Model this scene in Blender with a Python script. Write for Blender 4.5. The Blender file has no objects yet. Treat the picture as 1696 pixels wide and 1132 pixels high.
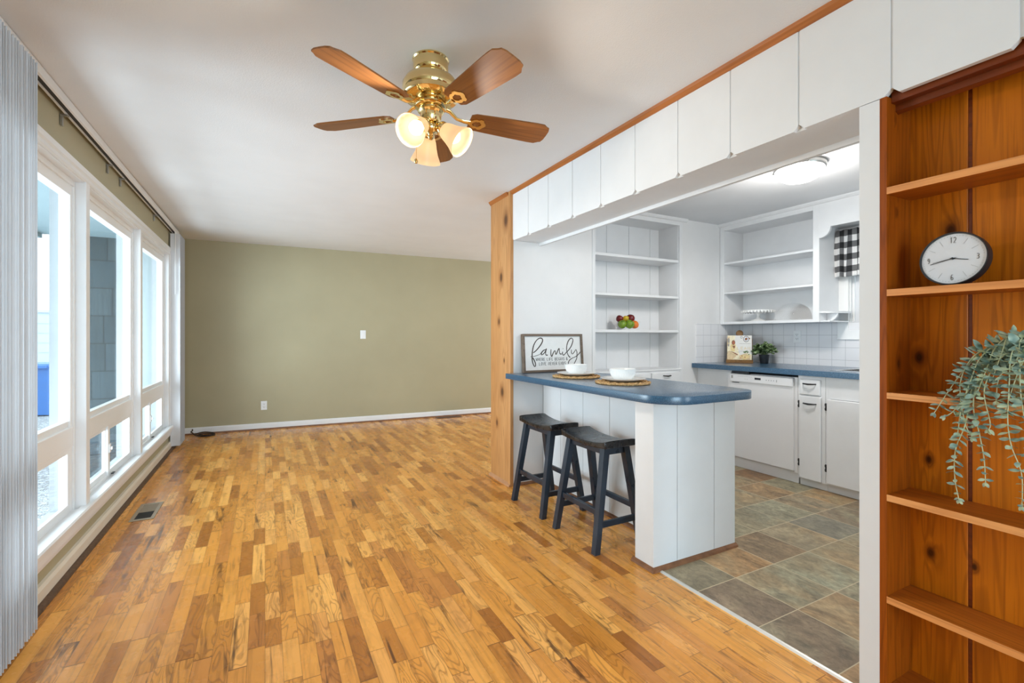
import bpy, bmesh, math, random
from math import pi, sin, cos, radians
from mathutils import Vector, Matrix

# ------------------------------------------------------------------ camera, sky, lights, exposure
sc = bpy.context.scene
COL = sc.collection
cam_d = bpy.data.cameras.new('camera'); cam = bpy.data.objects.new('camera', cam_d); COL.objects.link(cam)
cam.location = (0, 0, 1.2); cam.rotation_euler = (pi/2, 0, -radians(27.822))
cam_d.sensor_width = 36.0; cam_d.lens = 775/1696*36; cam_d.shift_y = -9/1696
cam_d.clip_start = 0.05; cam_d.clip_end = 200
sc.camera = cam
sc.view_settings.view_transform = 'Standard'; sc.view_settings.look = 'None'
sc.view_settings.gamma = 1.0; sc.view_settings.exposure = 0.70; sc.view_settings.use_curve_mapping = False
w = bpy.data.worlds.new('overcast_sky'); sc.world = w; w.use_nodes = True
bg = w.node_tree.nodes['Background']; bg.inputs[0].default_value = (0.88, 0.945, 1.0, 1); bg.inputs[1].default_value = 1.9

def area(name, loc, target, sx, sy, power, color):
    d = bpy.data.lights.new(name, 'AREA'); d.shape = 'RECTANGLE'; d.size = sx; d.size_y = sy
    d.energy = power; d.color = color
    o = bpy.data.objects.new(name, d); COL.objects.link(o); o.location = loc
    o.rotation_euler = (Vector(target) - Vector(loc)).to_track_quat('-Z', 'Y').to_euler()
    return o
def spot(name, loc, axis, power, color, r):
    d = bpy.data.lights.new(name, 'SPOT'); d.energy = power; d.color = color; d.shadow_soft_size = r; d.spot_size = pi; d.spot_blend = .45
    o = bpy.data.objects.new(name, d); COL.objects.link(o); o.location = loc; o.rotation_euler = Vector(axis).to_track_quat('-Z', 'Y').to_euler()
    return o
def bulb(name, loc, power, color, r):
    d = bpy.data.lights.new(name, 'POINT'); d.energy = power; d.color = color; d.shadow_soft_size = r
    o = bpy.data.objects.new(name, d); COL.objects.link(o); o.location = loc
    return o
DAY = (0.86, 0.94, 1.0)
# two added fill lamps behind the camera, outside unseen doors made for them
area('south_fill_light', (0.35, -2.95, 1.2), (0.5, 3.0, 1.85), 2.0, 2.0, 68, (0.66, 0.85, 1.0))
area('kitchen_fill_light', (3.1, -2.95, 1.3), (3.0, 3.0, 1.5), 1.4, 1.9, 22, (0.86, 0.94, 1.0))
area('porch_daylight', (-3.3, 3.6, 1.2), (1.2, 3.7, 1.2), 4.2, 2.0, 170, DAY)
area('yard_daylight', (-2.3, 3.9, -.05), (.6, 4.0, 2.2), 4.0, .7, 42, DAY)
area('hall_fill_light', (4.9, 5.2, 1.3), (1.5, 5.2, 1.6), 1.6, 1.9, 26, DAY)  # added fill lamp inside the far room, no window behind it
WARM = (1.0, 0.93, 0.83)

random.seed(7)
# ------------------------------------------------------------------ materials
class NT:
    def __init__(s, name):
        s.m = bpy.data.materials.new(name); s.m.use_nodes = True
        s.t = s.m.node_tree; s.N = s.t.nodes; s.L = s.t.links
        s.b = s.N['Principled BSDF']
    def new(s, typ, **kw):
        n = s.N.new(typ)
        for k, v in kw.items(): setattr(n, k, v)
        return n
    def put(s, inp, v):
        if isinstance(v, bpy.types.NodeSocket): s.L.new(v, inp)
        elif v is not None:
            if isinstance(v, (tuple, list)) and inp.type == 'RGBA' and len(v) == 3: v = tuple(v) + (1,)
            inp.default_value = v
    def op(s, o, a, b=None, c=None, clamp=False):
        n = s.new('ShaderNodeMath', operation=o); n.use_clamp = clamp
        s.put(n.inputs[0], a); s.put(n.inputs[1], b)
        if c is not None: s.put(n.inputs[2], c)
        return n.outputs[0]
    def vop(s, o, a, b=None):
        n = s.new('ShaderNodeVectorMath', operation=o); s.put(n.inputs[0], a)
        if b is not None: s.put(n.inputs[1], b)
        return n.outputs['Value'] if o in ('LENGTH', 'DISTANCE', 'DOT_PRODUCT') else n.outputs[0]
    def xyz(s):
        n = s.new('ShaderNodeTexCoord'); q = s.new('ShaderNodeSeparateXYZ'); s.L.new(n.outputs['Object'], q.inputs[0])
        s.P = n.outputs['Object']; return q.outputs[0], q.outputs[1], q.outputs[2]
    def uv(s):
        n = s.new('ShaderNodeTexCoord'); q = s.new('ShaderNodeSeparateXYZ'); s.L.new(n.outputs['UV'], q.inputs[0])
        return q.outputs[0], q.outputs[1]
    def vec(s, x, y, z):
        n = s.new('ShaderNodeCombineXYZ'); s.put(n.inputs[0], x); s.put(n.inputs[1], y); s.put(n.inputs[2], z); return n.outputs[0]
    def white(s, v, dim='3D'):
        n = s.new('ShaderNodeTexWhiteNoise', noise_dimensions=dim)
        if dim == '1D': s.put(n.inputs['W'], v)
        else: s.put(n.inputs['Vector'], v)
        return n.outputs['Value'], n.outputs['Color']
    def noise(s, v, scale, detail=3, rough=.55, dist=0.0):
        n = s.new('ShaderNodeTexNoise'); s.put(n.inputs['Vector'], v)
        n.inputs['Scale'].default_value = scale; n.inputs['Detail'].default_value = detail
        n.inputs['Roughness'].default_value = rough; n.inputs['Distortion'].default_value = dist
        return n.outputs[0]
    def ramp(s, f, stops):
        n = s.new('ShaderNodeValToRGB'); s.put(n.inputs[0], f); e = n.color_ramp.elements
        while len(e) < len(stops): e.new(0.5)
        for q, (p, c) in zip(e, stops): q.position = p; q.color = tuple(c) + (1,)
        return n.outputs[0]
    def rng(s, v, a, b, c=0.0, d=1.0):
        n = s.new('ShaderNodeMapRange'); s.put(n.inputs[0], v)
        for i, q in enumerate((a, b, c, d)): n.inputs[i+1].default_value = q
        return n.outputs[0]
    def mix(s, f, a, b, blend='MIX'):
        n = s.new('ShaderNodeMix', data_type='RGBA', blend_type=blend)
        s.put(n.inputs[0], f); s.put(n.inputs[6], a); s.put(n.inputs[7], b); return n.outputs[2]
    def bump(s, h, strength=.2, dist=.002):
        n = s.new('ShaderNodeBump'); n.inputs['Strength'].default_value = strength; n.inputs['Distance'].default_value = dist
        s.put(n.inputs['Height'], h); s.L.new(n.outputs[0], s.b.inputs['Normal'])
    def done(s, color=None, rough=.5, metal=0.0, spec=None, coat=None):
        s.put(s.b.inputs['Base Color'], color); s.put(s.b.inputs['Roughness'], rough); s.b.inputs['Metallic'].default_value = metal
        if spec is not None: s.b.inputs['Specular IOR Level'].default_value = spec
        if coat: s.b.inputs['Coat Weight'].default_value = coat; s.b.inputs['Coat Roughness'].default_value = .3
        return s.m

def lin(r, g, b):
    f = lambda c: c/255/12.92 if c/255 <= .04045 else ((c/255+.055)/1.055)**2.4
    return (f(r), f(g), f(b))

def paint(name, c, rough=.5, var=.03, scale=6, bump=0, bscale=120, metal=0.0, spec=None):
    n = NT(name); n.xyz()
    f = n.noise(n.P, scale, 3)
    k = n.rng(f, .3, .7, 1-var, 1+var)
    col = n.mix(1.0, c, n.vec(k, k, k), 'MULTIPLY')
    if bump: n.bump(n.noise(n.P, bscale, 2), bump, .003)
    return n.done(col, rough, metal, spec)

M = {}
M['white'] = paint('white_semigloss_paint', (.79, .80, .815), .38, .02)
M['white_wall'] = paint('white_wall_paint', (.78, .78, .785), .42, .02, 5, .12, 60)
M['trim_white'] = paint('white_trim_enamel', (.83, .84, .85), .3, .015)
M['ceiling'] = paint('white_ceiling_texture', (.765, .78, .80), .85, .02, 3, .35, 160)
M['sage'] = paint('sage_green_wall_paint', lin(172, 164, 134), .55, .035, 2.0, .08, 150)
M['vinyl'] = paint('white_vinyl', (.85, .86, .86), .3, .01)
M['vane'] = paint('white_blind_vinyl', (.69, .70, .72), .45, .02)
M['shoe'] = paint('brown_stained_shoe_moulding', lin(128, 84, 52), .5, .25, 25)
M['dkslot'] = paint('dark_track_slot', (.03, .03, .03), .6)
M['brass'] = paint('polished_brass', (.82, .64, .32), .11, .03, 8, metal=1.0)
M['nickel'] = paint('brushed_nickel', (.45, .44, .42), .32, .05, 30, metal=1.0)
M['steel'] = paint('stainless_steel', (.62, .62, .62), .25, .04, 30, metal=1.0)
M['black'] = paint('black_iron', (.018, .018, .02), .4, .1)
M['stool'] = None
M['blackpot'] = paint('black_plastic', (.015, .018, .022), .35)
M['porcelain'] = paint('white_porcelain', (.86, .86, .85), .15, .01)
M['plate_white'] = paint('white_plastic_cover', (.82, .83, .84), .35)
M['applwhite'] = paint('white_appliance_enamel', (.80, .80, .815), .28, .01)
M['graymark'] = paint('gray_print', (.35, .36, .38), .5)
M['display'] = paint('dark_display', (.02, .022, .03), .2)
M['vent'] = paint('pewter_register', lin(165, 150, 128), .4, .06, 30, metal=.4)
M['dark'] = paint('dark_void', (.012, .011, .01), .8)
M['brownvent'] = paint('brown_register', lin(110, 78, 56), .5, .1)
M['cord'] = paint('dark_brown_cord', lin(45, 30, 20), .5)
M['bin'] = paint('blue_recycling_plastic', lin(62, 122, 196), .4, .05, 3)
M['fence'] = paint('pale_siding', lin(205, 220, 235), .6, .03, 2)
M['eave'] = paint('blue_green_soffit_paint', lin(132, 152, 158), .7, .04, 2)
M['clockface'] = paint('white_clock_face', (.72, .73, .76), .25, .01)
M['cf'] = paint('charcoal_print', (.07, .065, .06), .5)
M['signboard'] = paint('whitewashed_board', (.80, .80, .79), .6, .03, 20)
M['ink'] = paint('brown_black_ink', (.045, .03, .022), .6)
M['inkgray'] = paint('gray_ink', (.07, .075, .08), .6)
M['paper'] = paint('book_paper', (.80, .79, .76), .5, .03)

def glass(name, tint=(.93, .97, .98), refl=.06):
    n = NT(name); t = n.new('ShaderNodeBsdfTransparent'); t.inputs[0].default_value = tint + (1,)
    g = n.new('ShaderNodeBsdfGlossy'); g.inputs['Roughness'].default_value = .02
    fr = n.new('ShaderNodeLayerWeight'); fr.inputs[0].default_value = .5
    mx = n.new('ShaderNodeMixShader'); n.L.new(n.op('ADD', n.op('MULTIPLY', n.op('POWER', fr.outputs['Facing'], 5.0), (.4 if refl == .02 else .12)), refl, clamp=True), mx.inputs[0])
    n.L.new(t.outputs[0], mx.inputs[1]); n.L.new(g.outputs[0], mx.inputs[2])
    n.L.new(mx.outputs[0], n.N['Material Output'].inputs[0]); n.N.remove(n.b)
    return n.m
M['glass'] = glass('window_glass', (.92, .965, .98), .02)
M['clearglass'] = glass('clear_glassware', (.995, .998, .998), .004)

def glow(name, c, e, base=(.9, .85, .78)):
    n = NT(name); n.b.inputs['Emission Color'].default_value = tuple(c) + (1,); n.b.inputs['Emission Strength'].default_value = e
    return n.done(base, .4)
M['bulb'] = glow('lit_bulb', (1.0, .88, .68), 4.0)
M['dome'] = glow('lit_dome_glass', (1.0, .98, .94), 5.0)
def frosted():
    n = NT('frosted_amber_glass'); d = n.new('ShaderNodeBsdfTranslucent'); d.inputs[0].default_value = (.55, .42, .28, 1)
    n.done((.62, .50, .36), .35)
    e = n.b.inputs; e['Emission Color'].default_value = (1.0, .72, .40, 1); e['Emission Strength'].default_value = .5
    mx = n.new('ShaderNodeMixShader'); mx.inputs[0].default_value = .5
    n.L.new(n.b.outputs[0], mx.inputs[1]); n.L.new(d.outputs[0], mx.inputs[2]); n.L.new(mx.outputs[0], n.N['Material Output'].inputs[0])
    return n.m
M['shade'] = frosted()

def floor_mat():
    n = NT('oak_strip_floor'); x, y, z = n.xyz(); W = .0585
    r = n.op('FLOOR', n.op('DIVIDE', x, W)); fx = n.op('FRACT', n.op('DIVIDE', x, W))
    h, _ = n.white(r, '1D'); h2, _ = n.white(n.op('ADD', r, 91.7), '1D')
    Ln = n.op('ADD', .26, n.op('MULTIPLY', h2, .24))
    yy = n.op('ADD', n.op('DIVIDE', y, Ln), n.op('MULTIPLY', h, 13.0))
    jit = n.op('MULTIPLY', n.op('SINE', n.op('ADD', n.op('MULTIPLY', yy, 2.1), n.op('MULTIPLY', h, 40.0))), .22)
    yy = n.op('ADD', yy, jit)
    i = n.op('FLOOR', yy); fy = n.op('FRACT', yy)
    v, c = n.white(n.vec(r, i, 3.1)); v2, _ = n.white(n.vec(i, r, 8.3)); v3, _ = n.white(n.vec(r, i, 21.9))
    sep = n.new('ShaderNodeSeparateColor'); n.L.new(c, sep.inputs[0])
    base = n.ramp(v, [(0, lin(164, 102, 40)), (.10, lin(198, 132, 58)), (.28, lin(228, 161, 78)), (.48, lin(218, 149, 68)), (.68, lin(246, 184, 102)), (.86, lin(234, 169, 94)), (.94, lin(206, 139, 70)), (1, lin(180, 116, 56))])
    off = n.op('MULTIPLY', v2, 60.0)
    gv = n.vec(n.op('ADD', n.op('MULTIPLY', x, 42.0), off), n.op('ADD', n.op('MULTIPLY', y, 2.6), n.op('MULTIPLY', v3, 40.0)), off)
    g = n.noise(gv, 1.0, 4, .6, .6)
    col = n.mix(n.rng(g, .48, .70, 0, .6), base, n.mix(.65, base, lin(104, 60, 22)))
    # cathedral figure on some boards
    fv = n.vec(n.op('ADD', n.op('MULTIPLY', x, 16.0), off), n.op('ADD', n.op('MULTIPLY', y, 3.0), n.op('MULTIPLY', v3, 33.0)), 0.0)
    fig = n.noise(fv, 1.0, 1, .5, .3)
    ring = n.op('SINE', n.op('MULTIPLY', fig, 75.0))
    rk = n.op('MULTIPLY', n.rng(ring, .3, 1.0, 0, .5), n.rng(v2, .3, .55))
    col = n.mix(rk, col, lin(128, 78, 36))
    # mineral streaks and knots
    st = n.noise(n.vec(n.op('ADD', n.op('MULTIPLY', x, 26.0), off), n.op('ADD', n.op('MULTIPLY', y, 2.2), off), v3), 1.0, 3, .55, 1.0)
    sk = n.op('MULTIPLY', n.rng(st, .58, .70, 0, .85), n.rng(v3, .25, .5))
    col = n.mix(sk, col, lin(78, 46, 22))
    ex = n.op('MINIMUM', fx, n.op('SUBTRACT', 1.0, fx)); ey = n.op('MULTIPLY', n.op('MINIMUM', fy, n.op('SUBTRACT', 1.0, fy)), Ln)
    seam = n.op('MAXIMUM', n.rng(ex, .008, .022, .6, 0), n.rng(ey, .0007, .0018, .85, 0))
    col = n.mix(seam, col, lin(96, 58, 26))
    col = n.mix(1.0, col, (1.12, 1.09, .95), 'MULTIPLY')
    n.bump(n.op('SUBTRACT', 1.0, seam), .12, .001)
    rr = n.rng(n.noise(n.P, 9, 3), .3, .7, .2, .34)
    return n.done(col, rr, spec=.42)
M['oakfloor'] = floor_mat()

def tile_mat():
    n = NT('slate_look_floor_tile'); x, y, z = n.xyz(); W = .3045
    u = n.op('DIVIDE', n.op('SUBTRACT', x, 2.0635-10*W), W); v = n.op('DIVIDE', n.op('SUBTRACT', y, 1.2295-10*W), W)
    iu, iv = n.op('FLOOR', u), n.op('FLOOR', v); fu, fv = n.op('FRACT', u), n.op('FRACT', v)
    r, c = n.white(n.vec(iu, iv, 4.4)); r2, _ = n.white(n.vec(iv, iu, 9.1))
    base = n.ramp(r, [(0, lin(128, 100, 74)), (.16, lin(146, 140, 116)), (.32, lin(164, 124, 82)), (.48, lin(132, 134, 116)), (.62, lin(122, 100, 80)), (.78, lin(150, 142, 118)), (.9, lin(138, 104, 74)), (1, lin(126, 120, 106))])
    o = n.op('MULTIPLY', r2, 30.0)
    p = n.vec(n.op('ADD', n.op('MULTIPLY', x, 1.3), o), n.op('ADD', n.op('MULTIPLY', y, .8), o), o)
    a = n.noise(p, 6.0, 7, .68, 1.2); b = n.noise(p, 34.0, 5, .7, .5); c2 = n.noise(n.vop('ADD', p, (7.3, 2.1, 4.0)), 3.0, 4, .6, .8)
    alt = n.ramp(r2, [(0, lin(170, 134, 92)), (.5, lin(150, 152, 130)), (1, lin(158, 122, 88))])
    col = n.mix(n.rng(c2, .46, .66, 0, .7), base, alt)
    k1 = n.rng(a, .50, .68, 1.0, 1.45); col = n.mix(1.0, col, n.vec(k1, k1, n.op('MULTIPLY', k1, .98)), 'MULTIPLY')
    k2 = n.rng(a, .48, .34, 1.0, .62); col = n.mix(1.0, col, n.vec(k2, k2, k2), 'MULTIPLY')
    k3 = n.rng(b, .40, .64, 1.16, .80); col = n.mix(1.0, col, n.vec(k3, k3, k3), 'MULTIPLY')
    e = n.op('MULTIPLY', n.op('MINIMUM', n.op('MINIMUM', fu, n.op('SUBTRACT', 1.0, fu)), n.op('MINIMUM', fv, n.op('SUBTRACT', 1.0, fv))), W)
    gm = n.rng(e, .0016, .0026, 1, 0)
    col = n.mix(gm, col, lin(200, 182, 150))
    n.bump(n.op('SUBTRACT', n.op('MULTIPLY', b, .5), gm), .3, .002)
    return n.done(col, n.rng(a, .3, .7, .35, .55), spec=.35)
M['slate'] = tile_mat()

def wall_tile():
    n = NT('white_glazed_wall_tile'); x, y, z = n.xyz(); W = .1105
    def line(q, off): 
        f = n.op('FRACT', n.op('DIVIDE', n.op('SUBTRACT', q, off), W)); return n.op('MULTIPLY', n.op('MINIMUM', f, n.op('SUBTRACT', 1.0, f)), W)
    geo = n.new('ShaderNodeNewGeometry'); s = n.new('ShaderNodeSeparateXYZ'); n.L.new(geo.outputs['Normal'], s.inputs[0])
    ax = n.op('GREATER_THAN', n.op('ABSOLUTE', s.outputs[0]), .5)
    ly = line(y, -2.046); lx = line(x, -.602); lz = line(z, -1.0015)
    hor = n.op('ADD', n.op('MULTIPLY', ly, ax), n.op('MULTIPLY', lx, n.op('SUBTRACT', 1.0, ax)))
    e = n.op('MINIMUM', hor, lz); g = n.rng(e, .0008, .0018, 1, 0)
    col = n.mix(g, (.80, .80, .82), (.42, .43, .45)); n.bump(n.op('SUBTRACT', 1.0, g), .4, .0015)
    return n.done(col, n.rng(g, 0, 1, .18, .7))
M['walltile'] = wall_tile()

def wood(name, axis, dark, mid, light, knots=(), rings=55.0, rough=.38, fine=1.0, spec=.45, coat=None, fig=.3):
    """Sawn softwood: growth-ring figure stretched along axis (0,1,2), pores, and dark knots at given object-space points."""
    n = NT(name); x, y, z = n.xyz(); q = [x, y, z]
    geo = n.new('ShaderNodeObjectInfo'); rnd = n.op('MULTIPLY', geo.outputs['Random'], 37.0)
    sc_ = [13.0, 13.0, 13.0]; sc_[axis] = .75
    v = n.vec(*[n.op('ADD', n.op('MULTIPLY', q[i], sc_[i]), rnd) for i in range(3)])
    f = n.noise(v, 1.0, 2, .45, .25)
    near = None
    if knots:
        gp = n.new('ShaderNodeNewGeometry'); gs = n.new('ShaderNodeSeparateXYZ'); n.L.new(gp.outputs['Position'], gs.inputs[0]); wq = gs.outputs
    for (kx, ky, kz, rad) in knots:
        d = n.vec(*[n.op('MULTIPLY', n.op('SUBTRACT', wq[i], (kx, ky, kz)[i]), (1.0 if i != axis else .6)) for i in range(3)])
        k = n.op('DIVIDE', n.vop('LENGTH', d), rad)
        near = k if near is None else n.op('MINIMUM', near, k)
    if near is not None:
        f = n.op('ADD', f, n.op('MULTIPLY', n.op('POWER', 2.718, n.op('MULTIPLY', near, -.8)), .22))
    rg = n.op('SINE', n.op('MULTIPLY', f, rings))
    sc2 = [150.0*fine]*3; sc2[axis] = 3.0
    g = n.noise(n.vec(*[n.op('ADD', n.op('MULTIPLY', q[i], sc2[i]), rnd) for i in range(3)]), 1.0, 3, .6)
    big = n.noise(v, .35, 2)
    col = n.mix(n.rng(big, .35, .65), mid, light)
    col = n.mix(n.rng(rg, .2, 1.0, 0, fig), col, dark)
    col = n.mix(n.rng(g, .5, .75, 0, .4), col, dark)
    if near is not None:
        col = n.mix(n.rng(near, 1.7, .6, 0, .7), col, dark)
        col = n.mix(n.rng(near, .8, .35, 0, .8), col, tuple(c*.2 for c in dark))
    n.bump(g, .08, .001)
    return n.done(col, rough, spec=spec, coat=coat)
D, Mi, Li = lin(92, 36, 3), lin(174, 88, 8), lin(204, 112, 14)
M['pineback'] = wood('amber_pine_boards', 2, D, Mi, Li, [(1.9, .71, .80, .012), (1.9, .735, 1.13, .016), (1.9, .705, .5, .014), (1.9, .60, .50, .010), (1.9, .655, 1.53, .02)], 60, .42, spec=.25)
M['pineside'] = wood('amber_pine_side', 2, lin(84, 32, 4), lin(150, 72, 8), lin(168, 84, 12), [(1.82, .765, 1.11, .014), (1.80, .765, 1.90, .009), (1.81, .765, 1.60, .009)], 60, .42, spec=.25)
M['pineshelf'] = wood('amber_pine_shelf', 1, lin(100, 44, 8), lin(170, 92, 24), lin(190, 108, 34), [], 45, .36, spec=.35)
M['shelfedge'] = wood('pale_pine_edge', 1, lin(176, 100, 44), lin(226, 150, 84), lin(238, 168, 104), [], 45, .4)  # front edge strips in a paler pine tone than the shelf boards
M['pinetrim'] = wood('red_brown_pine_trim', 1, lin(70, 26, 6), lin(120, 52, 14), lin(136, 62, 18), [], 45, .4)
M['ceiltrim'] = wood('orange_pine_cove', 1, lin(120, 62, 22), lin(170, 100, 44), lin(186, 116, 56), [], 40, .4)
M['post'] = wood('pale_knotty_pine', 2, lin(138, 84, 38), lin(186, 130, 74), lin(200, 148, 94),
    [(1.727, 3.38, 2.14, .046), (1.727, 3.465, 1.685, .036), (1.727, 3.505, 1.32, .024), (1.727, 3.445, .74, .036), (1.727, 3.545, .47, .024), (1.727, 3.41, 1.0, .014)], 55, .45)
M['blade'] = wood('walnut_oak_blade', 0, lin(74, 38, 14), lin(140, 88, 42), lin(160, 104, 54), [], 50, .4)
M['standwood'] = wood('acacia_stand', 1, lin(62, 40, 16), lin(126, 88, 44), lin(144, 104, 58), [], 40, .5)
M['framewood'] = wood('weathered_gray_frame', 0, lin(58, 46, 36), lin(112, 96, 82), lin(128, 112, 98), [], 40, .6)

def stool_mat():
    n = NT('worn_navy_black_lacquer'); n.xyz(); a = n.noise(n.P, 34, 5, .7); b = n.noise(n.P, 5, 3)
    col = n.mix(n.rng(b, .35, .7, 0, .6), lin(30, 40, 52), lin(46, 60, 76))
    col = n.mix(n.rng(a, .70, .76, 0, .55), col, lin(120, 112, 104))
    return n.done(col, n.rng(b, .3, .7, .24, .4))
M['stool'] = stool_mat()
def stool_seat():
    n = NT('rubbed_black_lacquer'); n.xyz(); a = n.noise(n.P, 12, 5, .65); b = n.noise(n.P, 60, 3)
    col = n.mix(n.rng(a, .45, .7, 0, .6), lin(24, 24, 26), lin(70, 66, 62)); col = n.mix(n.rng(b, .68, .75, 0, .5), col, lin(120, 112, 104))
    return n.done(col, n.rng(a, .3, .7, .2, .36))
M['stoolseat'] = stool_seat()
def laminate():
    n = NT('slate_blue_laminate'); n.xyz(); a = n.noise(n.P, 240, 3, .7); b = n.noise(n.P, 3, 2)
    col = n.mix(n.rng(a, .4, .62), lin(24, 66, 98), lin(48, 98, 132)); col = n.mix(n.rng(b, .3, .7, 0, .12), col, lin(70, 96, 112))
    return n.done(col, n.rng(a, .3, .7, .20, .30), spec=.6, coat=.7)
M['laminate'] = laminate()
def shingle():
    n = NT('weathered_blue_cedar_shingle'); x, y, z = n.xyz()
    f = n.op('FRACT', n.op('DIVIDE', z, .28)); r = n.op('FLOOR', n.op('DIVIDE', z, .28)); h, _ = n.white(r, '1D')
    u = n.op('ADD', n.op('DIVIDE', x, .24), n.op('MULTIPLY', h, 5.0)); fu = n.op('FRACT', u)
    v, _ = n.white(n.vec(n.op('FLOOR', u), r, 1.0))
    base = n.ramp(v, [(0, lin(54, 66, 72)), (.5, lin(64, 78, 86)), (1, lin(74, 84, 88))])
    g = n.noise(n.vec(n.op('MULTIPLY', x, 90.0), n.op('MULTIPLY', y, 90.0), n.op('MULTIPLY', z, 3.0)), 1.0, 3)
    col = n.mix(n.rng(g, .4, .7, 0, .4), base, lin(40, 48, 54))
    e = n.op('MAXIMUM', n.rng(f, .0, .05, 1, 0), n.rng(n.op('MINIMUM', fu, n.op('SUBTRACT', 1.0, fu)), .01, .03, .6, 0))
    return n.done(n.mix(e, col, lin(28, 34, 38)), .85)
M['shingle'] = shingle()
def gravel():
    n = NT('gray_gravel'); n.xyz(); v = n.new('ShaderNodeTexVoronoi'); n.L.new(n.P, v.inputs['Vector']); v.inputs['Scale'].default_value = 55
    s = n.new('ShaderNodeSeparateColor'); n.L.new(v.outputs['Color'], s.inputs[0])
    col = n.ramp(s.outputs[0], [(0, lin(112, 118, 122)), (.5, lin(150, 158, 164)), (1, lin(190, 196, 200))])
    n.bump(v.outputs['Distance'], .6, .01)
    return n.done(col, .9)
M['gravel'] = gravel()
def check():
    n = NT('black_white_buffalo_check_cloth'); u, v = n.uv(); W = .052
    su = n.op('GREATER_THAN', n.op('FRACT', n.op('DIVIDE', u, 2*W)), .5); sv = n.op('GREATER_THAN', n.op('FRACT', n.op('DIVIDE', n.op('ADD', v, .012), 2*W)), .5)
    t = n.op('ADD', su, sv)
    col = n.ramp(n.op('DIVIDE', t, 2.0), [(0, (.80, .80, .80)), (.4, (.80, .80, .80)), (.41, (.15, .15, .155)), (.7, (.15, .15, .155)), (.71, (.012, .012, .014)), (1, (.012, .012, .014))])
    return n.done(col, .9)
M['check'] = check()
def leafmat(name, a, b, c):
    n = NT(name); n.xyz(); f = n.noise(n.P, 42, 1); col = n.ramp(f, [(.34, a), (.5, b), (.64, c)])
    return n.done(col, .55)
M['euc'] = leafmat('dusty_eucalyptus_leaf', lin(108, 136, 124), lin(156, 178, 162), lin(196, 208, 172))
M['eucstem'] = paint('pale_green_stem', lin(196, 200, 160), .6)
M['herb'] = leafmat('dark_boxwood_leaf', lin(46, 72, 36), lin(98, 126, 72), lin(184, 198, 160))
def seagrass():
    n = NT('braided_seagrass'); x, y, z = n.xyz(); a = n.noise(n.P, 90, 4, .7)
    col = n.ramp(a, [(.3, lin(120, 84, 44)), (.5, lin(190, 150, 98)), (.7, lin(224, 190, 140))]); n.bump(a, .6, .003)
    return n.done(col, .8)
M['seagrass'] = seagrass()
def fruit(name, a, b, rough=.25, sc_=25):
    n = NT(name); n.xyz(); f = n.noise(n.P, sc_, 3); n.bump(n.noise(n.P, 300, 2), .1, .001)
    return n.done(n.mix(n.rng(f, .35, .65), a, b), rough)
M['gapple'] = fruit('green_apple_skin', lin(96, 128, 24), lin(132, 158, 40))
M['rapple'] = fruit('red_apple_skin', lin(92, 12, 16), lin(124, 22, 20))
M['lemon'] = fruit('yellow_lemon_skin', lin(214, 172, 30), lin(186, 166, 36), .35)
M['orange'] = fruit('orange_peel', lin(226, 112, 14), lin(240, 134, 30), .4)
M['sky_blue'] = paint('lilac_page', lin(220, 224, 232), .5)
for k, c in dict(b_cream=(236, 226, 196), b_tan=(218, 194, 154), b_brown=(140, 92, 62), b_green=(92, 120, 70), b_gold=(226, 204, 146), b_gray=(150, 146, 140), b_red=(176, 96, 64)).items():
    M[k] = paint('print_' + k[2:], lin(*c), .5, .12, 60)

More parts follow.
